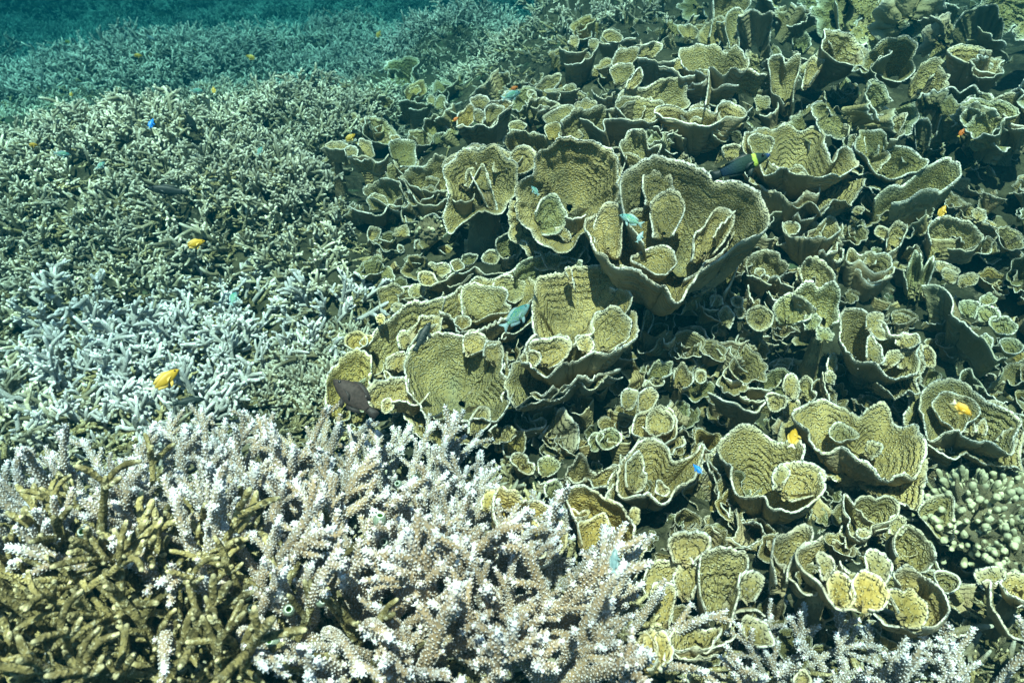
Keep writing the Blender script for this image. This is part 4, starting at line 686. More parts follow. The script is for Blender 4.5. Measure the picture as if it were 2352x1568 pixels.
def build_thicket():
    r = np.random.default_rng(78); sites = []
    for x, y in thicket_sites():
        z = float(height(x, y)); uv = project((x, y, z+.05))
        if uv[2] < .3 or uv[0] < -140 or uv[0] > 2500 or uv[1] < -120: continue
        if uv[1] < 120 and (uv[2] > 3.3 or (uv[2] > 2.6 and uv[0] < 1580 and uv[1] < 75)): sites.append((uv[2], x, y, z, uv)); continue
        if uv[1] > 1000-70*(uv[0] > 300) or inpoly((uv[0], uv[1]), np.array([(620, 740), (840, 740), (860, 930), (600, 930)], float)): continue
        if inpoly((uv[0], uv[1]), MOUND): continue
        dens = vnoise(x*2.1+50, y*2.1+20)
        if dens < (-0.13 if uv[1] < 620 else -0.2) and y < 3.6: continue                     # bare pockets of rubble
        sites.append((uv[2], x, y, z, uv))
    sites.sort(key=lambda s: s[0])
    near, far, mass = sites[:130], sites[130:296], sites[296:]
    for k, (t, x, y, z, uv) in enumerate(near+far):
        rel, l, dist = relation8(uv[:2], FISHMARK)
        pale = inpoly((uv[0], uv[1]), np.array([(120, 620), (560, 610), (800, 640), (780, 780), (620, 960), (200, 960), (60, 900)], float))
        tone = 'pale blue-grey' if pale else ('grey-green' if t < 2.1 else 'dim greenish')
        far_ = 'close ' if dist < 45 else '' if dist < 75 else 'a little ' if dist < 105 else 'some way ' if dist < 150 else 'well ' if dist < 200 else 'far '
        if lean_seen(uv): tone = tone + ', ' + lean_seen(uv)
        lab = f'{tone} staghorn clump {far_}{rel} {l}'
        if len(lab.split()) > 16: lab = f'{tone} staghorn clump {rel} {l}'
        grp = 'staghorn clumps of the left thicket'; base = np.array([x, y, z-0.02])
        lean = r.normal(0, .12, 2) + np.array([.06, 0.0])
        if k < len(near):
            root = thing('staghorn_coral', lab, 'coral', base, grp); root.rotation_euler = (lean[0], lean[1], 0)
            n = int(r.integers(17, 22)); sc = r.uniform(.62, .82)*(1.06 if pale else 1.0)
            for q in range(n):
                d = spread(r, q, n, 1.2); o = link('branch', NEARB[int(r.integers(14))][1 if pale else 0], root)
                o.location = Vector((d[0]*.07, d[1]*.07, 0.0))
                o.rotation_mode = 'QUATERNION'; o.rotation_quaternion = Vector(d).to_track_quat('Z', 'Y') @ Quaternion((0, 0, 1), r.uniform(0, 6.28))
                s = sc*r.uniform(.8, 1.15); o.scale = (s, s, s)
        else:
            o = link('staghorn_coral', FARC[int(r.integers(7))]); o.location = [float(c) for c in base]
            o.rotation_euler = (lean[0], lean[1], r.uniform(0, 6.28)); s = r.uniform(.8, 1.15); o.scale = (s, s, s*r.uniform(.8, 1.1))
            o['label'] = lab; o['category'] = 'coral'; o['group'] = grp
    gn_scatter('staghorn_thicket', [(x, y, z) for _, x, y, z, _ in mass], MASSC, r, (.85, 1.35))
def gn_scatter(name, pts, meshes, r, sc, tilt=.15):
    c = bpy.data.collections.new(name+'_kinds')
    for k, me in enumerate(meshes): c.objects.link(bpy.data.objects.new(f'{name}_kind', me))
    me = bpy.data.meshes.new(name); n = len(pts); me.vertices.add(n); me.vertices.foreach_set('co', np.array(pts, np.float32).ravel())
    rot = np.stack([r.normal(0, tilt, n), r.normal(0, tilt, n), r.uniform(0, 6.28, n)], 1).astype(np.float32)
    a = me.attributes.new('turn', 'FLOAT_VECTOR', 'POINT'); a.data.foreach_set('vector', rot.ravel())
    a = me.attributes.new('size', 'FLOAT', 'POINT'); a.data.foreach_set('value', r.uniform(sc[0], sc[1], n).astype(np.float32))
    a = me.attributes.new('which', 'INT', 'POINT'); a.data.foreach_set('value', r.integers(0, len(meshes), n).astype(np.int32))
    g = bpy.data.node_groups.new(name, 'GeometryNodeTree')
    g.interface.new_socket('Geometry', in_out='INPUT', socket_type='NodeSocketGeometry'); g.interface.new_socket('Geometry', in_out='OUTPUT', socket_type='NodeSocketGeometry')
    N = g.nodes.new; gi, go = N('NodeGroupInput'), N('NodeGroupOutput'); ci = N('GeometryNodeCollectionInfo'); ci.inputs['Collection'].default_value = c
    ci.inputs['Separate Children'].default_value = True; ci.inputs['Reset Children'].default_value = True
    ip = N('GeometryNodeInstanceOnPoints'); ip.inputs['Pick Instance'].default_value = True
    def na(nm, ty): x = N('GeometryNodeInputNamedAttribute'); x.data_type = ty; x.inputs['Name'].default_value = nm; return x
    L = g.links.new; L(gi.outputs[0], ip.inputs['Points']); L(ci.outputs[0], ip.inputs['Instance'])
    L(na('turn', 'FLOAT_VECTOR').outputs[0], ip.inputs['Rotation']); L(na('size', 'FLOAT').outputs[0], ip.inputs['Scale']); L(na('which', 'INT').outputs[0], ip.inputs['Instance Index'])
    L(ip.outputs[0], go.inputs[0])
    o = link(name, me, kind='stuff'); md = o.modifiers.new('scatter', 'NODES'); md.node_group = g
    return o
build_thicket()
# short broken twigs lying between everything on the left and in the mound's gaps
def build_twigs():
    ms = []
    for i in range(6):
        r = np.random.default_rng(900+i); mb = MB()
        for k in range(7):
            a = r.uniform(0, 6.3); d = np.array([math.cos(a), math.sin(a), r.uniform(-.1, .5)])
            thick_branch(r, mb, np.array([r.normal(0, .035), r.normal(0, .035), r.uniform(0, .02)]), d, r.uniform(.03, .08), r.uniform(.004, .007), 1, 5, 5)
        ms.append(mb.mesh('twigs', M_DEAD if i % 3 else M_BUSH))
    r = np.random.default_rng(31); pts = []
    for k in range(2600):
        u, v = r.uniform(-40, 2400), r.uniform(60, 1600); p, t = hit((u, v), 0.0)
        cv = inpoly((u, v), MOUND)
        if t < 4 and not cv: pts.append((p[0], p[1], p[2]-.008))
    gn_scatter('coral_rubble', pts, ms, r, (.35, .75))
build_twigs()
build_crust()

# white staghorn of the foreground: tapered branches studded with cup-like nubs
def studded(r, mb, p, d, L, R0, R1, nubs=True, depth=0, tipw=1.0, up=.12, curve=.45, dens=1.0):
    n = max(6, int(L/(0.012 if nubs else 0.006))); P, e = bent(r, p, d, L, n, curve, up); t = np.linspace(0, 1, n)
    rad = R0+(R1-R0)*t**1.3; rad[-1] *= .6
    tube(mb, P, rad, 9 if nubs else 12, np.clip((t-.80)/.20, 0, 1)**1.5*tipw*.9, .03 if nubs else .13, r)
    if nubs:
        T, U, W = frames(P); step = 0.0052/dens; m = int(L/step)
        for i in range(m):
            f = (i+.5)/m*(n-1); j = min(int(f), n-2); w_ = f-j; c = P[j]*(1-w_)+P[j+1]*w_; rr = rad[j]*(1-w_)+rad[j+1]*w_
            cnt = max(5, int(2*math.pi*rr/step)); a = np.arange(cnt)/cnt*2*math.pi + (i % 2)*math.pi/cnt + r.normal(0, .07, cnt)
            O = np.cos(a)[:, None]*U[j]+np.sin(a)[:, None]*W[j]; S_ = np.cross(O, T[j])
            ln = (0.0022+0.0014*(i/m))*r.uniform(.75, 1.25, cnt); bw = 0.00165*r.uniform(.85, 1.15, cnt)
            B0 = c + O*rr*.93 + T[j]*r.normal(0, .0012, cnt)[:, None]
            ax = O*.72+T[j]*.70
            V = np.stack([B0+S_*bw[:, None], B0+T[j]*bw[:, None]*1.1, B0-S_*bw[:, None], B0-T[j]*bw[:, None]*1.1,
                          B0+ax*ln[:, None]+S_*bw[:, None]*.62, B0+ax*ln[:, None]+T[j]*bw[:, None]*.62, B0+ax*ln[:, None]-S_*bw[:, None]*.62, B0+ax*ln[:, None]-T[j]*bw[:, None]*.62], 1)
            b = np.arange(cnt)[:, None]*8
            Q = np.concatenate([b+np.array([[0, 1, 5, 4]]), b+np.array([[1, 2, 6, 5]]), b+np.array([[2, 3, 7, 6]]), b+np.array([[3, 0, 4, 7]]), b+np.array([[4, 5, 6, 7]])])
            lo = np.clip((i/m-.80)/.20, 0, 1)*.9; hi = np.clip(.50+.3*r.random(cnt)+.4*lo, 0, 1)
            A = np.concatenate([np.full((cnt, 4), lo*.6), np.repeat(hi[:, None], 4, 1)], 1)
            mb.add(V.reshape(-1, 3), Q, None, A.ravel())
    if depth == 0:
        for k in range(int(r.integers(3, 6))):
            f = 1-r.random()*.5-.03; j = min(int(f*(n-1)), n-2); T0 = unit(P[j+1]-P[j]); a = unit(np.cross(T0, r.normal(0, 1, 3))); an = r.uniform(.45, .85)
            studded(r, mb, P[j], T0*math.cos(an)+a*math.sin(an), r.uniform(.02, .065)*(1.3-.5*f), min(R1*1.05, rad[j]*.9), .0032, nubs, 1, 1.0, up, curve, dens)
WB, DB, SB, HB = [], [], [], []
for i in range(12):
    r = np.random.default_rng(40+i); mb = MB(); studded(r, mb, (0, 0, 0), (0, 0, 1), r.uniform(.14, .22), r.uniform(.0088, .0112), r.uniform(.0040, .0052)); WB.append(mb.mesh('branch', M_WHITE))
for i in range(8):
    r = np.random.default_rng(60+i); mb = MB(); studded(r, mb, (0, 0, 0), (0, 0, 1), r.uniform(.11, .20), r.uniform(.0040, .0050), r.uniform(.0030, .0038), False, 0, .5, .1, .8); DB.append(mb.mesh('branch', M_DEAD))
for i in range(8):
    r = np.random.default_rng(80+i); mb = MB(); studded(r, mb, (0, 0, 0), (0, 0, 1), r.uniform(.09, .15), r.uniform(.006, .0075), .0042); SB.append(mb.mesh('branch', M_WHITE))
for i in range(8):                                                # bushy coral: short crowded twigs
    r = np.random.default_rng(95+i); mb = MB()
    for k in range(9):
        d = spread(r, k, 9, .8); thick_branch(r, mb, d*[.008, .008, 0], d, r.uniform(.022, .04), .0034, 1, 6, 4)
    HB.append(mb.mesh('twig_cluster', M_BUSH))
def clump(name, label, uv, protos, n, maxang, rad, sc, group, off=0.0, lean=(0, 0), cat='coral', part='branch', flat=1.0):
    p, t = hit(uv, off); r = np.random.default_rng(hash_(label) % 99991); p = p.copy(); p[2] -= off
    root = thing(name, label, cat, p, group); root.rotation_euler = (lean[0], lean[1], 0)
    for k in range(n):
        d = spread(r, k, n, maxang); d[2] *= flat; d = unit(d); o = link(part, protos[int(r.integers(len(protos)))], root)
        o.location = Vector((d[0]*rad, d[1]*rad, -0.012)); o.rotation_mode = 'QUATERNION'
        o.rotation_quaternion = Vector(d).to_track_quat('Z', 'Y') @ Quaternion((0, 0, 1), r.uniform(0, 6.28)); s = sc*r.uniform(.8, 1.2); o.scale = (s, s, s)
    return root
GW = 'white staghorn colonies of the foreground'; GD = 'algae-covered dead staghorn in the left foreground'
for lab, uv, n, lean in [
    ('white staghorn coral at the left edge behind the dead brown branches', (10, 1200), 12, (0, 0)),
    ('white staghorn coral on the crest, second clump from the left edge', (150, 1180), 12, (0, 0)),
    ('white staghorn coral on the crest below the large yellow fish', (330, 1150), 14, (0, 0)),
    ('white staghorn coral on the crest left of the bushy coral', (480, 1130), 14, (0, .05)),
    ('white staghorn coral in front of the bushy brown coral', (620, 1110), 14, (0, 0)),
    ('white staghorn coral directly below the brown fish', (760, 1080), 14, (0, .05)),
    ('white staghorn coral beneath the wide sunlit bowl', (890, 1110), 13, (0, .1)),
    ('white staghorn coral touching the crumpled yellow scrap', (1010, 1150), 12, (0, .2)),
    ('white staghorn coral with tan gaps behind the open yellow V branch', (440, 1260), 12, (0, 0)),
    ('white staghorn coral sheltering dark hollows near the image middle left', (590, 1270), 12, (0, 0)),
    ('white staghorn coral with long leaning arms beside the sea squirts', (740, 1270), 13, (0, .12)),
    ('white staghorn coral with thick arms right of the sea squirts', (890, 1290), 13, (0, .15)),
    ('white staghorn coral left of the yellow plate disc', (1040, 1290), 13, (0, .2)),
    ('white staghorn coral reaching over the yellow plate disc', (1150, 1330), 13, (0, .25)),
    ('white staghorn coral behind the forked dead branch', (820, 1420), 12, (0, .1)),
    ('white staghorn coral with bright tips right of the forked dead branch', (990, 1440), 12, (0, .15)),
    ('white staghorn coral below the upright yellow fan', (1260, 1440), 14, (-.1, .3)),
    ('white staghorn coral star at the bottom edge', (1130, 1530), 12, (0, .1)),
    ('white staghorn coral burst beside the ribbed shell stack', (1310, 1510), 13, (0, .12)),
    ('white staghorn coral low in the middle of the bottom edge', (960, 1580), 10, (0, 0))]:
    clump('staghorn_coral', lab, (uv[0], uv[1]+75-max(0, (uv[1]-1300)*.3)), WB, n+4, 0.78, .085, .64 if uv[1] < 1250 else .76, GW, 0, (-.32+lean[0], lean[1]*1.3))
for lab, uv, n, sc in [
    ('brown algae-coated staghorn by the left edge under the white crest', (70, 1330), 8, 1.0),
    ('brown algae-coated staghorn with the pale green sea squirt', (200, 1340), 9, 1.0),
    ('brown algae-coated staghorn between white arms, upper middle', (330, 1340), 9, 1.0),
    ('brown algae-coated staghorn beside the dark central hollow', (480, 1370), 8, 1.0),
    ('tall brown algae-coated staghorn left of the long white arms', (620, 1390), 9, 1.1),
    ('bleached yellow broken staghorn lying at the left edge', (30, 1450), 8, 1.0),
    ('dead staghorn with open V-shaped yellow arms', (360, 1450), 8, 1.15),
    ('dead staghorn stubs in the blurred bottom left corner', (90, 1530), 9, 1.1),
    ('dead staghorn stubs at the bottom edge under the open V', (300, 1530), 9, 1.0),
    ('dead brown staghorn thicket at the bottom, left of centre', (500, 1500), 9, 1.0),
    ('mossy dead staghorn beside the bottom sea squirts', (660, 1520), 9, 1.0)]:
    clump('staghorn_coral', lab, (uv[0], uv[1]+80), DB, n+7, 0.6, .075, sc*.9, GD, 0, (-.3, 0))
clump('staghorn_coral', 'forked dead yellow-brown staghorn branch standing alone at the bottom', (850, 1560), [DB[1], DB[3], DB[5]], 4, .55, .012, .85, GD, .05)
for lab, uv, n, sc, pr in [
    ('slender white staghorn with sideways arms under the twin yellow cups', (1800, 1480), 12, 1.0, SB),
    ('slender white staghorn poking up left of the ear-shaped wall', (1700, 1440), 6, .9, SB),
    ('slender white staghorn under the double ear', (1960, 1500), 12, 1.0, SB),
    ('slender white staghorn at the bottom under the ruffled whorl', (1660, 1570), 9, 1.0, SB),
    ('slender white staghorn cut by the bottom edge, lower right', (1860, 1600), 10, 1.0, SB),
    ('blurred pale staghorn in the right bottom corner', (2270, 1560), 14, 1.25, SB),
    ('blurred pale staghorn next to the corner clump', (2110, 1580), 10, 1.1, SB)]:
    clump('staghorn_coral', lab, (uv[0], uv[1]+85), pr, max(6, n-2), 1.2, .03, sc*.66, 'slender staghorn in the right foreground')
for lab, uv, n in [
    ('brown bushy coral with crowded pale twig tips, highest clump', (700, 800), 22), ('brown bushy coral left of the yellow-green plate', (720, 870), 22),
    ('brown bushy coral behind the white crest', (640, 890), 22), ('bushy coral between thicket and small left-hand fan', (790, 780), 16),
    ('small bushy brown coral at the lower end of its patch', (570, 900), 14), ('bushy coral on the right of its patch by the mound', (760, 920), 14)]:
    clump('bushy_coral', lab, uv, HB, n, 1.35, .045, 1.0, 'bushy brown corals below the thicket', part='twig_cluster')
def lathe(prof, sides, a0=0.0):
    prof = np.array(prof); th = np.arange(sides)/sides*2*np.pi; n = len(prof)
    V = np.stack([prof[:, :1]*np.cos(th), prof[:, :1]*np.sin(th), np.repeat(prof[:, 1:2], sides, 1)], -1).reshape(-1, 3)
    i = np.arange(n-1)[:, None]*sides; j = np.arange(sides)[None]; j2 = (j+1) % sides
    return V, np.stack([i+j, i+j2, i+sides+j2, i+sides+j], -1).reshape(-1, 4)
def knobby(label, uv, n, Rr, off=.03):
    p, t = hit(uv, off); r = np.random.default_rng(hash_(label) % 9999); root = thing('knobby_coral', label, 'coral', p, 'knobby corals at the right edge')
    V, Q = lathe([(Rr*.88*math.sin(a), Rr*.88*math.cos(a)) for a in np.linspace(1.75, .02, 16)], 34)
    link('base', mesh('base', V*np.repeat(1+.16*r.standard_normal(len(V)), 1)[:, None], Q, M_BUSH, {'tip': np.zeros(len(V))}), root)
    for k in range(n):
        d = spread(r, k, n, 1.5); mb = MB(); c = unit(d+r.normal(0, .22, 3))*Rr*r.uniform(.75, 1.25)
        P = np.array([c*.86, c*.97, c*1.03, c*1.06]); tube(mb, P, np.array([.0028, .0038, .0040, .0022])*r.uniform(.6, 1.5), 9, np.array([0, .3, .7, 1.0]), .10, r)
        link('knob', mb.mesh('knob', M_KNOB), root)
knobby('pale knobby coral mound spilling over the overgrown plate loop', (2225, 1215), 298, .072)
knobby('dark knobby coral behind the overgrown plate loop', (2300, 1160), 140, .05)
knobby('pale lumpy coral at the right edge, below the knobby mound', (2330, 1300), 160, .055)
knobby('little knobby coral inside the vase-shaped plate coral', (985, 535), 26, .03, .10)
# ------------------------------------------------------------------ sea squirts
def plain(name, col, rough=.6, var=0.0, scale=200, col2=None, spec=.3, **kw):
    m, t = newmat(name); b = NB(t); co = b.obj(); n = b.noise(co, scale, 3)
    c = b.mix(b.ramp(n, .35, .65), col, col2 or tuple(x*(1-var) for x in col)); b.out(c, rough, n, .2, .001, spec, **kw); return m
M_SQ = plain('sea_squirt_skin', (.26, .32, .24), .35, .4, 300); M_SQR = plain('sea_squirt_rim', (.55, .60, .52), .4); M_SQG = plain('sea_squirt_inside', (.06, .17, .02), .5, .5, 400)
SQ = [mesh('body', *lathe([(.001, -.012), (.006, -.011), (.0085, -.004), (.0088, .003), (.0070, .008), (.0052, .0105)], 16), M_SQ, {'tip': np.zeros(96)}),
      mesh('rim', *lathe([(.0052, .0100), (.0054, .0115), (.0048, .0125), (.0040, .0118), (.0038, .0095)], 16), M_SQR),
      mesh('siphon', *lathe([(.0039, .0105), (.0034, .006), (.0020, .001), (.0002, -.001)], 16), M_SQG)]
def squirt(label, uv, sc, up):
    p, t = hit(uv, .09); sc *= .72; root = thing('sea_squirt', label, 'sea squirt', p, 'round sea squirts among the staghorn branches')
    d = unit(toCam(p)*.75+np.array([*up, .5])*.5); root.rotation_mode = 'QUATERNION'; root.rotation_quaternion = Vector(d).to_track_quat('Z', 'Y'); root.scale = (sc,)*3
    for nm, me in zip(('body', 'rim', 'siphon'), SQ): link(nm, me, root)
for lab, uv, sc, up in [('large pale green sea squirt on the left among brown branches', (195, 1224), 1.1, (-.5, 0)), ('small green-mouthed sea squirt left of the large pale one', (113, 1222), .7, (.2, 0)),
    ('white-rimmed sea squirt in the dark central hollow', (568, 1367), .8, (0, 0)), ('sea squirt facing the viewer beneath the white arms', (664, 1401), 1.0, (0, 0)), ('sea squirt with half-hidden mouth, right of the facing one', (738, 1380), 1.0, (.6, 0)),
    ('pale bottle-shaped sea squirt near the bottom, left of the forked branch', (628, 1473), 1.1, (-.8, 0)), ('tiny green sea squirt in the hollow under the white-rimmed one', (577, 1397), .7, (0, 0)),
    ('round olive-mouthed sea squirt between two white arms', (837, 1287), 1.1, (0, 0)), ('bright green-mouthed sea squirt right of the olive one', (880, 1247), 1.1, (.1, 0)), ('grey speckled sea squirt above the bright green one', (872, 1196), 1.2, (0, 1)),
    ('green sea squirt high on the staghorn crest', (953, 1097), .8, (0, 0)), ('reddish dim sea squirt under the olive-mouthed one', (815, 1312), .9, (0, 0)), ('sea squirt tucked below the crest, centre left', (915, 1112), .8, (-.4, 0)),
    ('tiny sea squirt at the bottom edge under the dead branches', (418, 1536), .8, (0, 0))]: squirt(lab, uv, sc, up)

# ------------------------------------------------------------------ fish
def body_mesh(prof, mat, sides=18, name='body'):
    prof = np.array(prof, float); x = np.linspace(prof[0, 0], prof[-1, 0], 30); top, bot, wd = [np.interp(x, prof[:, 0], prof[:, k]) for k in (1, 2, 3)]
    k = np.array([.25, .5, .25]); sm = lambda a: np.concatenate([a[:1], np.convolve(a, k, 'valid'), a[-1:]]); top, bot, wd = sm(sm(top)), sm(sm(bot)), sm(sm(wd))
    th = np.arange(sides)/sides*2*np.pi; c = (top+bot)/2; h = (top-bot)/2
    sg = np.sign(np.sin(th))*np.abs(np.sin(th))**.9
    V = np.stack([np.repeat(x[:, None], sides, 1), wd[:, None]*np.cos(th)[None], c[:, None]+h[:, None]*sg[None]], -1).reshape(-1, 3)
    V = np.vstack([V, [x[0], 0, c[0]], [x[-1]+.004, 0, c[-1]]]); n = 30
    i = np.arange(n-1)[:, None]*sides; j = np.arange(sides)[None]; j2 = (j+1) % sides
    Q = np.stack([i+j, i+sides+j, i+sides+j2, i+j2], -1).reshape(-1, 4); a = np.arange(sides); b = (a+1) % sides; e = (n-1)*sides
    T = np.concatenate([np.stack([b, a, np.full(sides, n*sides)][::-1], -1), np.stack([e+a, e+b, np.full(sides, n*sides+1)], -1)])
    return mesh(name, V, Q, mat, None, T)
def fin_mesh(name, pts, mat, y=0.0, tilt=0.0, thick=.005):
    P = np.array(pts, float); D, _ = resample(P, True, 30); c = D.mean(0); V = []
    for side, s in ((1, 1.0), (-1, 1.0)):
        V.append(np.stack([D[:, 0], np.full(30, side*thick), D[:, 1]], 1))
    V = np.concatenate(V + [[[c[0], thick*1.3, c[1]], [c[0], -thick*1.3, c[1]]]])
    if tilt:
        piv = P[0]; z = V[:, 2]-piv[1]; V[:, 1] += np.abs(z)*math.sin(tilt); V[:, 2] = piv[1]+z*math.cos(tilt)
    V[:, 1] += y
    a = np.arange(30); b = (a+1) % 30
    Q = np.stack([a, b, 30+b, 30+a], -1); T = np.concatenate([np.stack([b, a, np.full(30, 60)], -1), np.stack([30+a, 30+b, np.full(30, 61)], -1)])
    return mesh(name, V, Q, mat, None, T)
def ball(name, r, c, mat):
    V, Q = lathe([(r*math.sin(t), -r*math.cos(t)) for t in np.linspace(.05, math.pi-.05, 9)], 12); return mesh(name, V[:, [0, 2, 1]]*[1, .6, 1]+np.array(c), Q, mat)
M_YEL = plain('yellow_fish_skin', (.44, .27, .02), .45, .12, 12); M_YELF = plain('yellow_fin', (.60, .40, .08), .5); M_CLEAR = plain('clear_tail_fin', (.80, .78, .62), .5, Alpha=.6)
M_ORANGE = plain('orange_fish_skin', (.55, .15, .015), .45, .15, 12)
M_EYE = plain('fish_eye', (.008, .008, .008), .15, spec=.5); M_DARK = plain('dark_fish_skin', (.012, .022, .020), .5, .3, 15); M_BROWN = plain('brown_fish_skin', (.045, .033, .029), .6, .35, 18, spec=.1); M_BROWNF = plain('brown_fin', (.02, .015, .013), .6)
M_BLUE = plain('blue_fish_skin', (.015, .20, .60), .35, .2, 15); M_TEALF = plain('teal_fin', (.30, .46, .46), .5, Alpha=.6); M_SILVER = plain('silver_fish_skin', (.22, .34, .34), .35, .25, 14)
def chromis_mat():
    m, t = newmat('green_chromis_skin'); b = NB(t); co = b.obj(); sx = b.n('ShaderNodeSeparateXYZ', {0: co})
    v = b.vor(co, 34); c = b.mix(b.ramp(sx.outputs[2], -.16, .16), (.20, .32, .31), (.015, .17, .17)); c = b.mix(b.math('MULTIPLY', b.ramp(v, .2, .6, 1, 0), b.ramp(sx.outputs[0], .3, .12)), c, (.16, .34, .08))
    b.out(c, .4, v, .25, .01, .4); return m
def wrasse_mat():
    m, t = newmat('banded_wrasse_skin'); b = NB(t); co = b.obj(); x = b.n('ShaderNodeSeparateXYZ', {0: co}).outputs[0]; n = b.noise(co, 14, 3)
    xx = b.math('ADD', x, b.math('MULTIPLY', b.math('SUBTRACT', n, .5), .05)); band = b.math('MULTIPLY', b.ramp(xx, .175, .20), b.ramp(xx, .262, .24))
    c = b.mix(b.ramp(x, -.5, .1), (.006, .020, .045), (.014, .035, .026)); c = b.mix(band, c, (.40, .52, .08)); c = b.mix(b.ramp(x, .40, .47), c, (.02, .05, .16))
    b.out(c, .6, b.vor(co, 50), .2, .01, .12); return m
M_CHR, M_WRA = chromis_mat(), wrasse_mat()
DAM = [(-.32, .04, -.04, .012), (-.25, .05, -.055, .022), (-.1, .125, -.13, .05), (.08, .165, -.16, .068), (.24, .15, -.135, .07), (.36, .10, -.09, .056), (.44, .05, -.05, .038), (.48, .01, -.02, .010)]
ELO = [(-.36, .05, -.05, .012), (-.28, .055, -.06, .022), (-.1, .12, -.12, .05), (.1, .145, -.14, .068), (.26, .125, -.12, .066), (.38, .085, -.08, .05), (.46, .04, -.04, .028), (.5, .008, -.015, .008)]
WRA = [(-.40, .07, -.07, .014), (-.3, .08, -.085, .03), (-.1, .125, -.125, .055), (.1, .14, -.135, .066), (.28, .115, -.11, .06), (.40, .07, -.07, .042), (.47, .03, -.035, .022), (.5, .008, -.012, .008)]
DEEP = [(-.36, .06, -.06, .014), (-.28, .09, -.10, .03), (-.12, .19, -.18, .06), (.05, .235, -.20, .08), (.2, .20, -.175, .08), (.33, .13, -.13, .065), (.43, .05, -.075, .04), (.49, .0, -.03, .012)]
def fish_parts(kind):
    body, fin, tail, prof = {'damsel': (M_YEL, M_YELF, M_CLEAR, DAM), 'orange': (M_ORANGE, M_ORANGE, M_YELF, DAM), 'chromis': (M_CHR, M_TEALF, M_TEALF, DAM), 'blue': (M_BLUE, M_BLUE, M_TEALF, ELO), 'wrasse': (M_WRA, M_DARK, M_DARK, WRA),
                             'dark': (M_DARK, M_DARK, M_DARK, WRA), 'brown': (M_BROWN, M_BROWNF, M_BROWNF, DEEP), 'silver': (M_SILVER, M_TEALF, M_TEALF, ELO)}[kind]
    P = np.array(prof); top = lambda x: float(np.interp(x, P[:, 0], P[:, 1])); bot = lambda x: float(np.interp(x, P[:, 0], P[:, 2]))
    out = [('body', body_mesh(prof, body))]; e = prof[0][0]
    if kind in ('wrasse', 'dark', 'brown'):
        out.append(('tail_fin', fin_mesh('tail_fin', [(e+.03, .055), (e-.05, .075), (-.56, .085), (-.575, 0), (-.56, -.085), (e-.05, -.075), (e+.03, -.055)], tail)))
    else:
        out.append(('tail_fin', fin_mesh('tail_fin', [(e+.03, .035), (e-.06, .07), (-.53, .155), (-.46, .02), (-.45, 0), (-.46, -.02), (-.53, -.15), (e-.06, -.07), (e+.03, -.035)], tail)))
    hgt = .07 if kind not in ('wrasse', 'dark') else .035
    out.append(('dorsal_fin', fin_mesh('dorsal_fin', [(.2, top(.2)-.02), (.1, top(.1)+hgt*.7), (-.05, top(-.05)+hgt), (-.2, top(-.2)+hgt*1.2), (-.30, top(-.28)+hgt*.9), (-.24, top(-.24)-.01), (-.05, top(-.05)-.03)], fin)))
    out.append(('anal_fin', fin_mesh('anal_fin', [(0, bot(0)+.02), (-.06, bot(-.06)-hgt), (-.2, bot(-.2)-hgt*1.2), (-.30, bot(-.28)-hgt), (-.24, bot(-.24)+.01), (-.1, bot(-.1)+.02)], fin)))
    for s in (1, -1):
        out.append(('pelvic_fin', fin_mesh('pelvic_fin', [(.16, bot(.16)+.02), (.12, bot(.14)-.07), (.02, bot(.1)-.12), (.06, bot(.06)+.01)], fin, s*.02, s*.15)))
        out.append(('pectoral_fin', fin_mesh('pectoral_fin', [(.20, -.02), (.12, -.05), (.02, -.11), (.04, -.03), (.10, 0)], fin, s*.072, s*.5)))
        out.append(('eye', ball('eye', .026, (.37, s*.056, .035), M_EYE)))
    return out
FISH = {}
def fish(kind, label, uv, length, ang, frac=.84, yaw=0.2, roll=0.0, group=None):
    frac -= .10 if uv[1] > 350 or length > 60 else 0.02
    if kind not in FISH: FISH[kind] = fish_parts(kind)
    p, t = hit(uv, 0.06); t *= frac; d = rays(uv)[0]; P = CAM+d*t
    a = math.radians(ang); view = unit(d); r_ = unit(np.cross(view, UPV)); u_ = np.cross(r_, view)
    x = r_*math.cos(a)+u_*math.sin(a); zz = -r_*math.sin(a)+u_*math.cos(a)
    if math.cos(a) < 0: zz = -zz
    x = unit(x*math.cos(yaw)+view*math.sin(yaw)); y = unit(np.cross(zz, x)); z = np.cross(x, y)
    M = Matrix(((x[0], y[0], z[0], P[0]), (x[1], y[1], z[1], P[1]), (x[2], y[2], z[2], P[2]), (0, 0, 0, 1)))
    L = length*t/FPX/math.cos(yaw)*.97
    root = thing({'damsel': 'damselfish', 'chromis': 'chromis', 'wrasse': 'wrasse'}.get(kind, kind+'_fish'), label, 'fish', P, group)
    root.matrix_world = M @ Matrix.Diagonal((L, L, L, 1)) @ Matrix.Rotation(roll, 4, 'X')
    for nm, me in FISH[kind]: link(nm, me, root)
GY, GC = 'yellow damselfish over the reef', 'blue-green chromis over the reef'
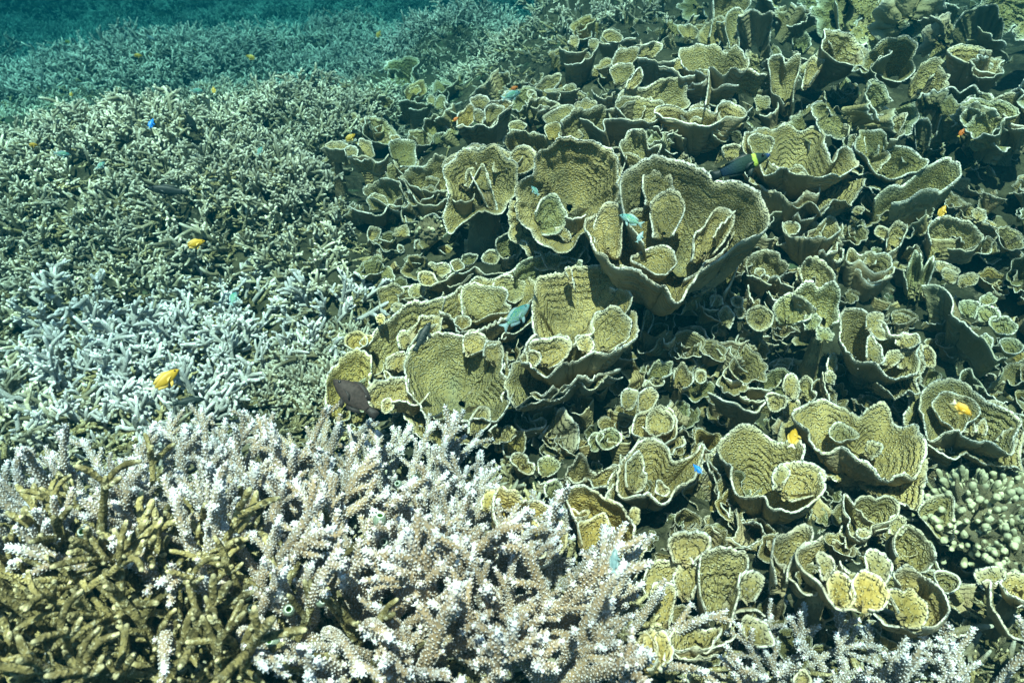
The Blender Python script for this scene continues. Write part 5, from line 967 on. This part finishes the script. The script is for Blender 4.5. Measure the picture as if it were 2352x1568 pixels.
for kind, lab, uv, L, ang, frac, yaw in [
    ('damsel', 'large bright yellow fish with a clear tail over the pale blue staghorn', (378, 873), 82, 40, .86, .15), ('damsel', 'yellow fish facing right in the middle of the thicket', (447, 560), 50, 20, .86, .3),
    ('damsel', 'yellow fish tilted upward above the dark scooped coral', (803, 317), 33, 35, .86, .3), ('damsel', 'yellow fish pointing up over the right-hand rosette', (2163, 487), 36, 62, .84, .3),
    ('damsel', 'blurred yellow fish heading down over the bowl within a bowl', (2210, 938), 50, -38, .62, .3), ('damsel', 'yellow-green fish seen from above beside the widest dish', (1822, 1005), 46, 80, .84, .75),
    ('damsel', 'ochre fish in blue haze near the top left', (316, 128), 23, 5, .8, .3), ('damsel', 'ochre fish in blue haze at the top, left of centre', (577, 132), 26, 170, .8, .3),
    ('damsel', 'slim yellow fish standing upright beside the blue-green fish', (491, 208), 19, 100, .84, .5), ('orange', 'small orange fish before the sunbleached yellow plate', (1046, 274), 18, 35, .84, .3),
    ('damsel', 'faint ochre fish highest near the dark top centre', (869, 80), 22, 60, .8, .4), ('damsel', 'tiny yellow fish at the left over pale staghorn', (163, 217), 14, 80, .84, .4),
    ('damsel', 'dim yellow fish in the far left haze', (155, 97), 20, 0, .8, .3), ('damsel', 'tiny yellow fish among broken plates at the upper right', (1958, 72), 16, 150, .84, .3),
    ('orange', 'red-orange fish against the dark cone at the right', (2208, 305), 22, 55, .84, .4), ('damsel', 'dim greenish-yellow fish near the left edge', (75, 333), 24, 5, .84, .3),
    ('orange', 'orange fish tucked behind the blue chromis of the upper middle', (1180, 203), 22, 20, .9, .3)]: fish(kind, lab, uv, L, ang, frac, yaw, 0, GY)
for kind, lab, uv, L, ang, frac, yaw in [
    ('chromis', 'pale green chromis with trailing white fins in front of the rosette', (1186, 726), 86, 42, .80, .15), ('chromis', 'blue-green chromis facing left inside the great double bowl', (1449, 505), 60, 155, .80, .15),
    ('chromis', 'blue chromis with a shining head over the far flank', (1175, 219), 48, 20, .85, .2), ('chromis', 'rounded teal chromis turning away over the thicket', (536, 685), 34, 70, .86, .8),
    ('chromis', 'blue-green fish beside the slim upright yellow one', (452, 209), 29, 5, .84, .3), ('blue', 'bluer fish nose-up above the thicket', (347, 285), 28, 70, .84, .5),
    ('chromis', 'turquoise fish heading right near the left edge', (143, 354), 36, 0, .84, .2), ('silver', 'silvery fish nosing down in the blue haze', (347, 88), 22, -20, .8, .3),
    ('chromis', 'small teal fish facing up at the thicket centre', (597, 346), 22, 60, .86, .6), ('chromis', 'small pale blue fish inside the very large shell', (1229, 438), 28, 130, .82, .4),
    ('chromis', 'greenish fish slanting up in the left thicket', (231, 380), 26, 45, .86, .4), ('silver', 'faint fish at the far left in the haze', (68, 101), 22, 5, .8, .3),
    ('silver', 'thin teal fish seen from above over the upright yellow fan', (1411, 1287), 58, 86, .86, .1), ('blue', 'bright blue fish in the dark gap by the deep white-rimmed cup', (1603, 1077), 32, 135, .9, .35),
    ('silver', 'small pale fish near the floor of the great double bowl', (1470, 544), 30, 60, .84, .3)]: fish(kind, lab, uv, L, ang, frac, yaw, 0, GC)
fish('wrasse', 'dark wrasse with a lime band behind its head, over the mound', (1706, 379), 130, 18, .82, .1)
fish('dark', 'dark green-black fish slanting up over the ridged fan', (972, 770), 74, 62, .84, .2)
fish('brown', 'brown fish with its head up at the left edge of the mound', (812, 910), 125, 138, .86, .15)
fish('dark', 'blackish fish hovering low in the thicket', (383, 437), 80, 178, .90, .2)
fish('dark', 'blackish fish nose-down in the thicket, behind the other dark one', (440, 283), 52, -62, .90, .2)
fish('dark', 'black fish half hidden behind the white crest', (437, 921), 66, 8, .95, .2)

# ------------------------------------------------------------------ specks drifting in the water
def build_specks():
    r = np.random.default_rng(5); mb = MB()
    o = np.array([(1, 0, 0), (-1, 0, 0), (0, 1, 0), (0, -1, 0), (0, 0, 1), (0, 0, -1)], float)
    T = [(0, 2, 4), (2, 1, 4), (1, 3, 4), (3, 0, 4), (2, 0, 5), (1, 2, 5), (3, 1, 5), (0, 3, 5)]
    for k in range(420):
        uv = (r.uniform(0, 2352), r.uniform(0, 1568)); t = hit(uv, .08)[1]*r.uniform(.45, .95)
        mb.add(CAM + rays(uv)[0]*t + o*r.uniform(.0002, .0006)*r.uniform(.7, 1.3, 3), None, T)
    link('drifting_particles', mb.mesh('drifting_particles', plain('drifting_speck', (.6, .6, .55), .8)), kind='stuff')
build_specks()
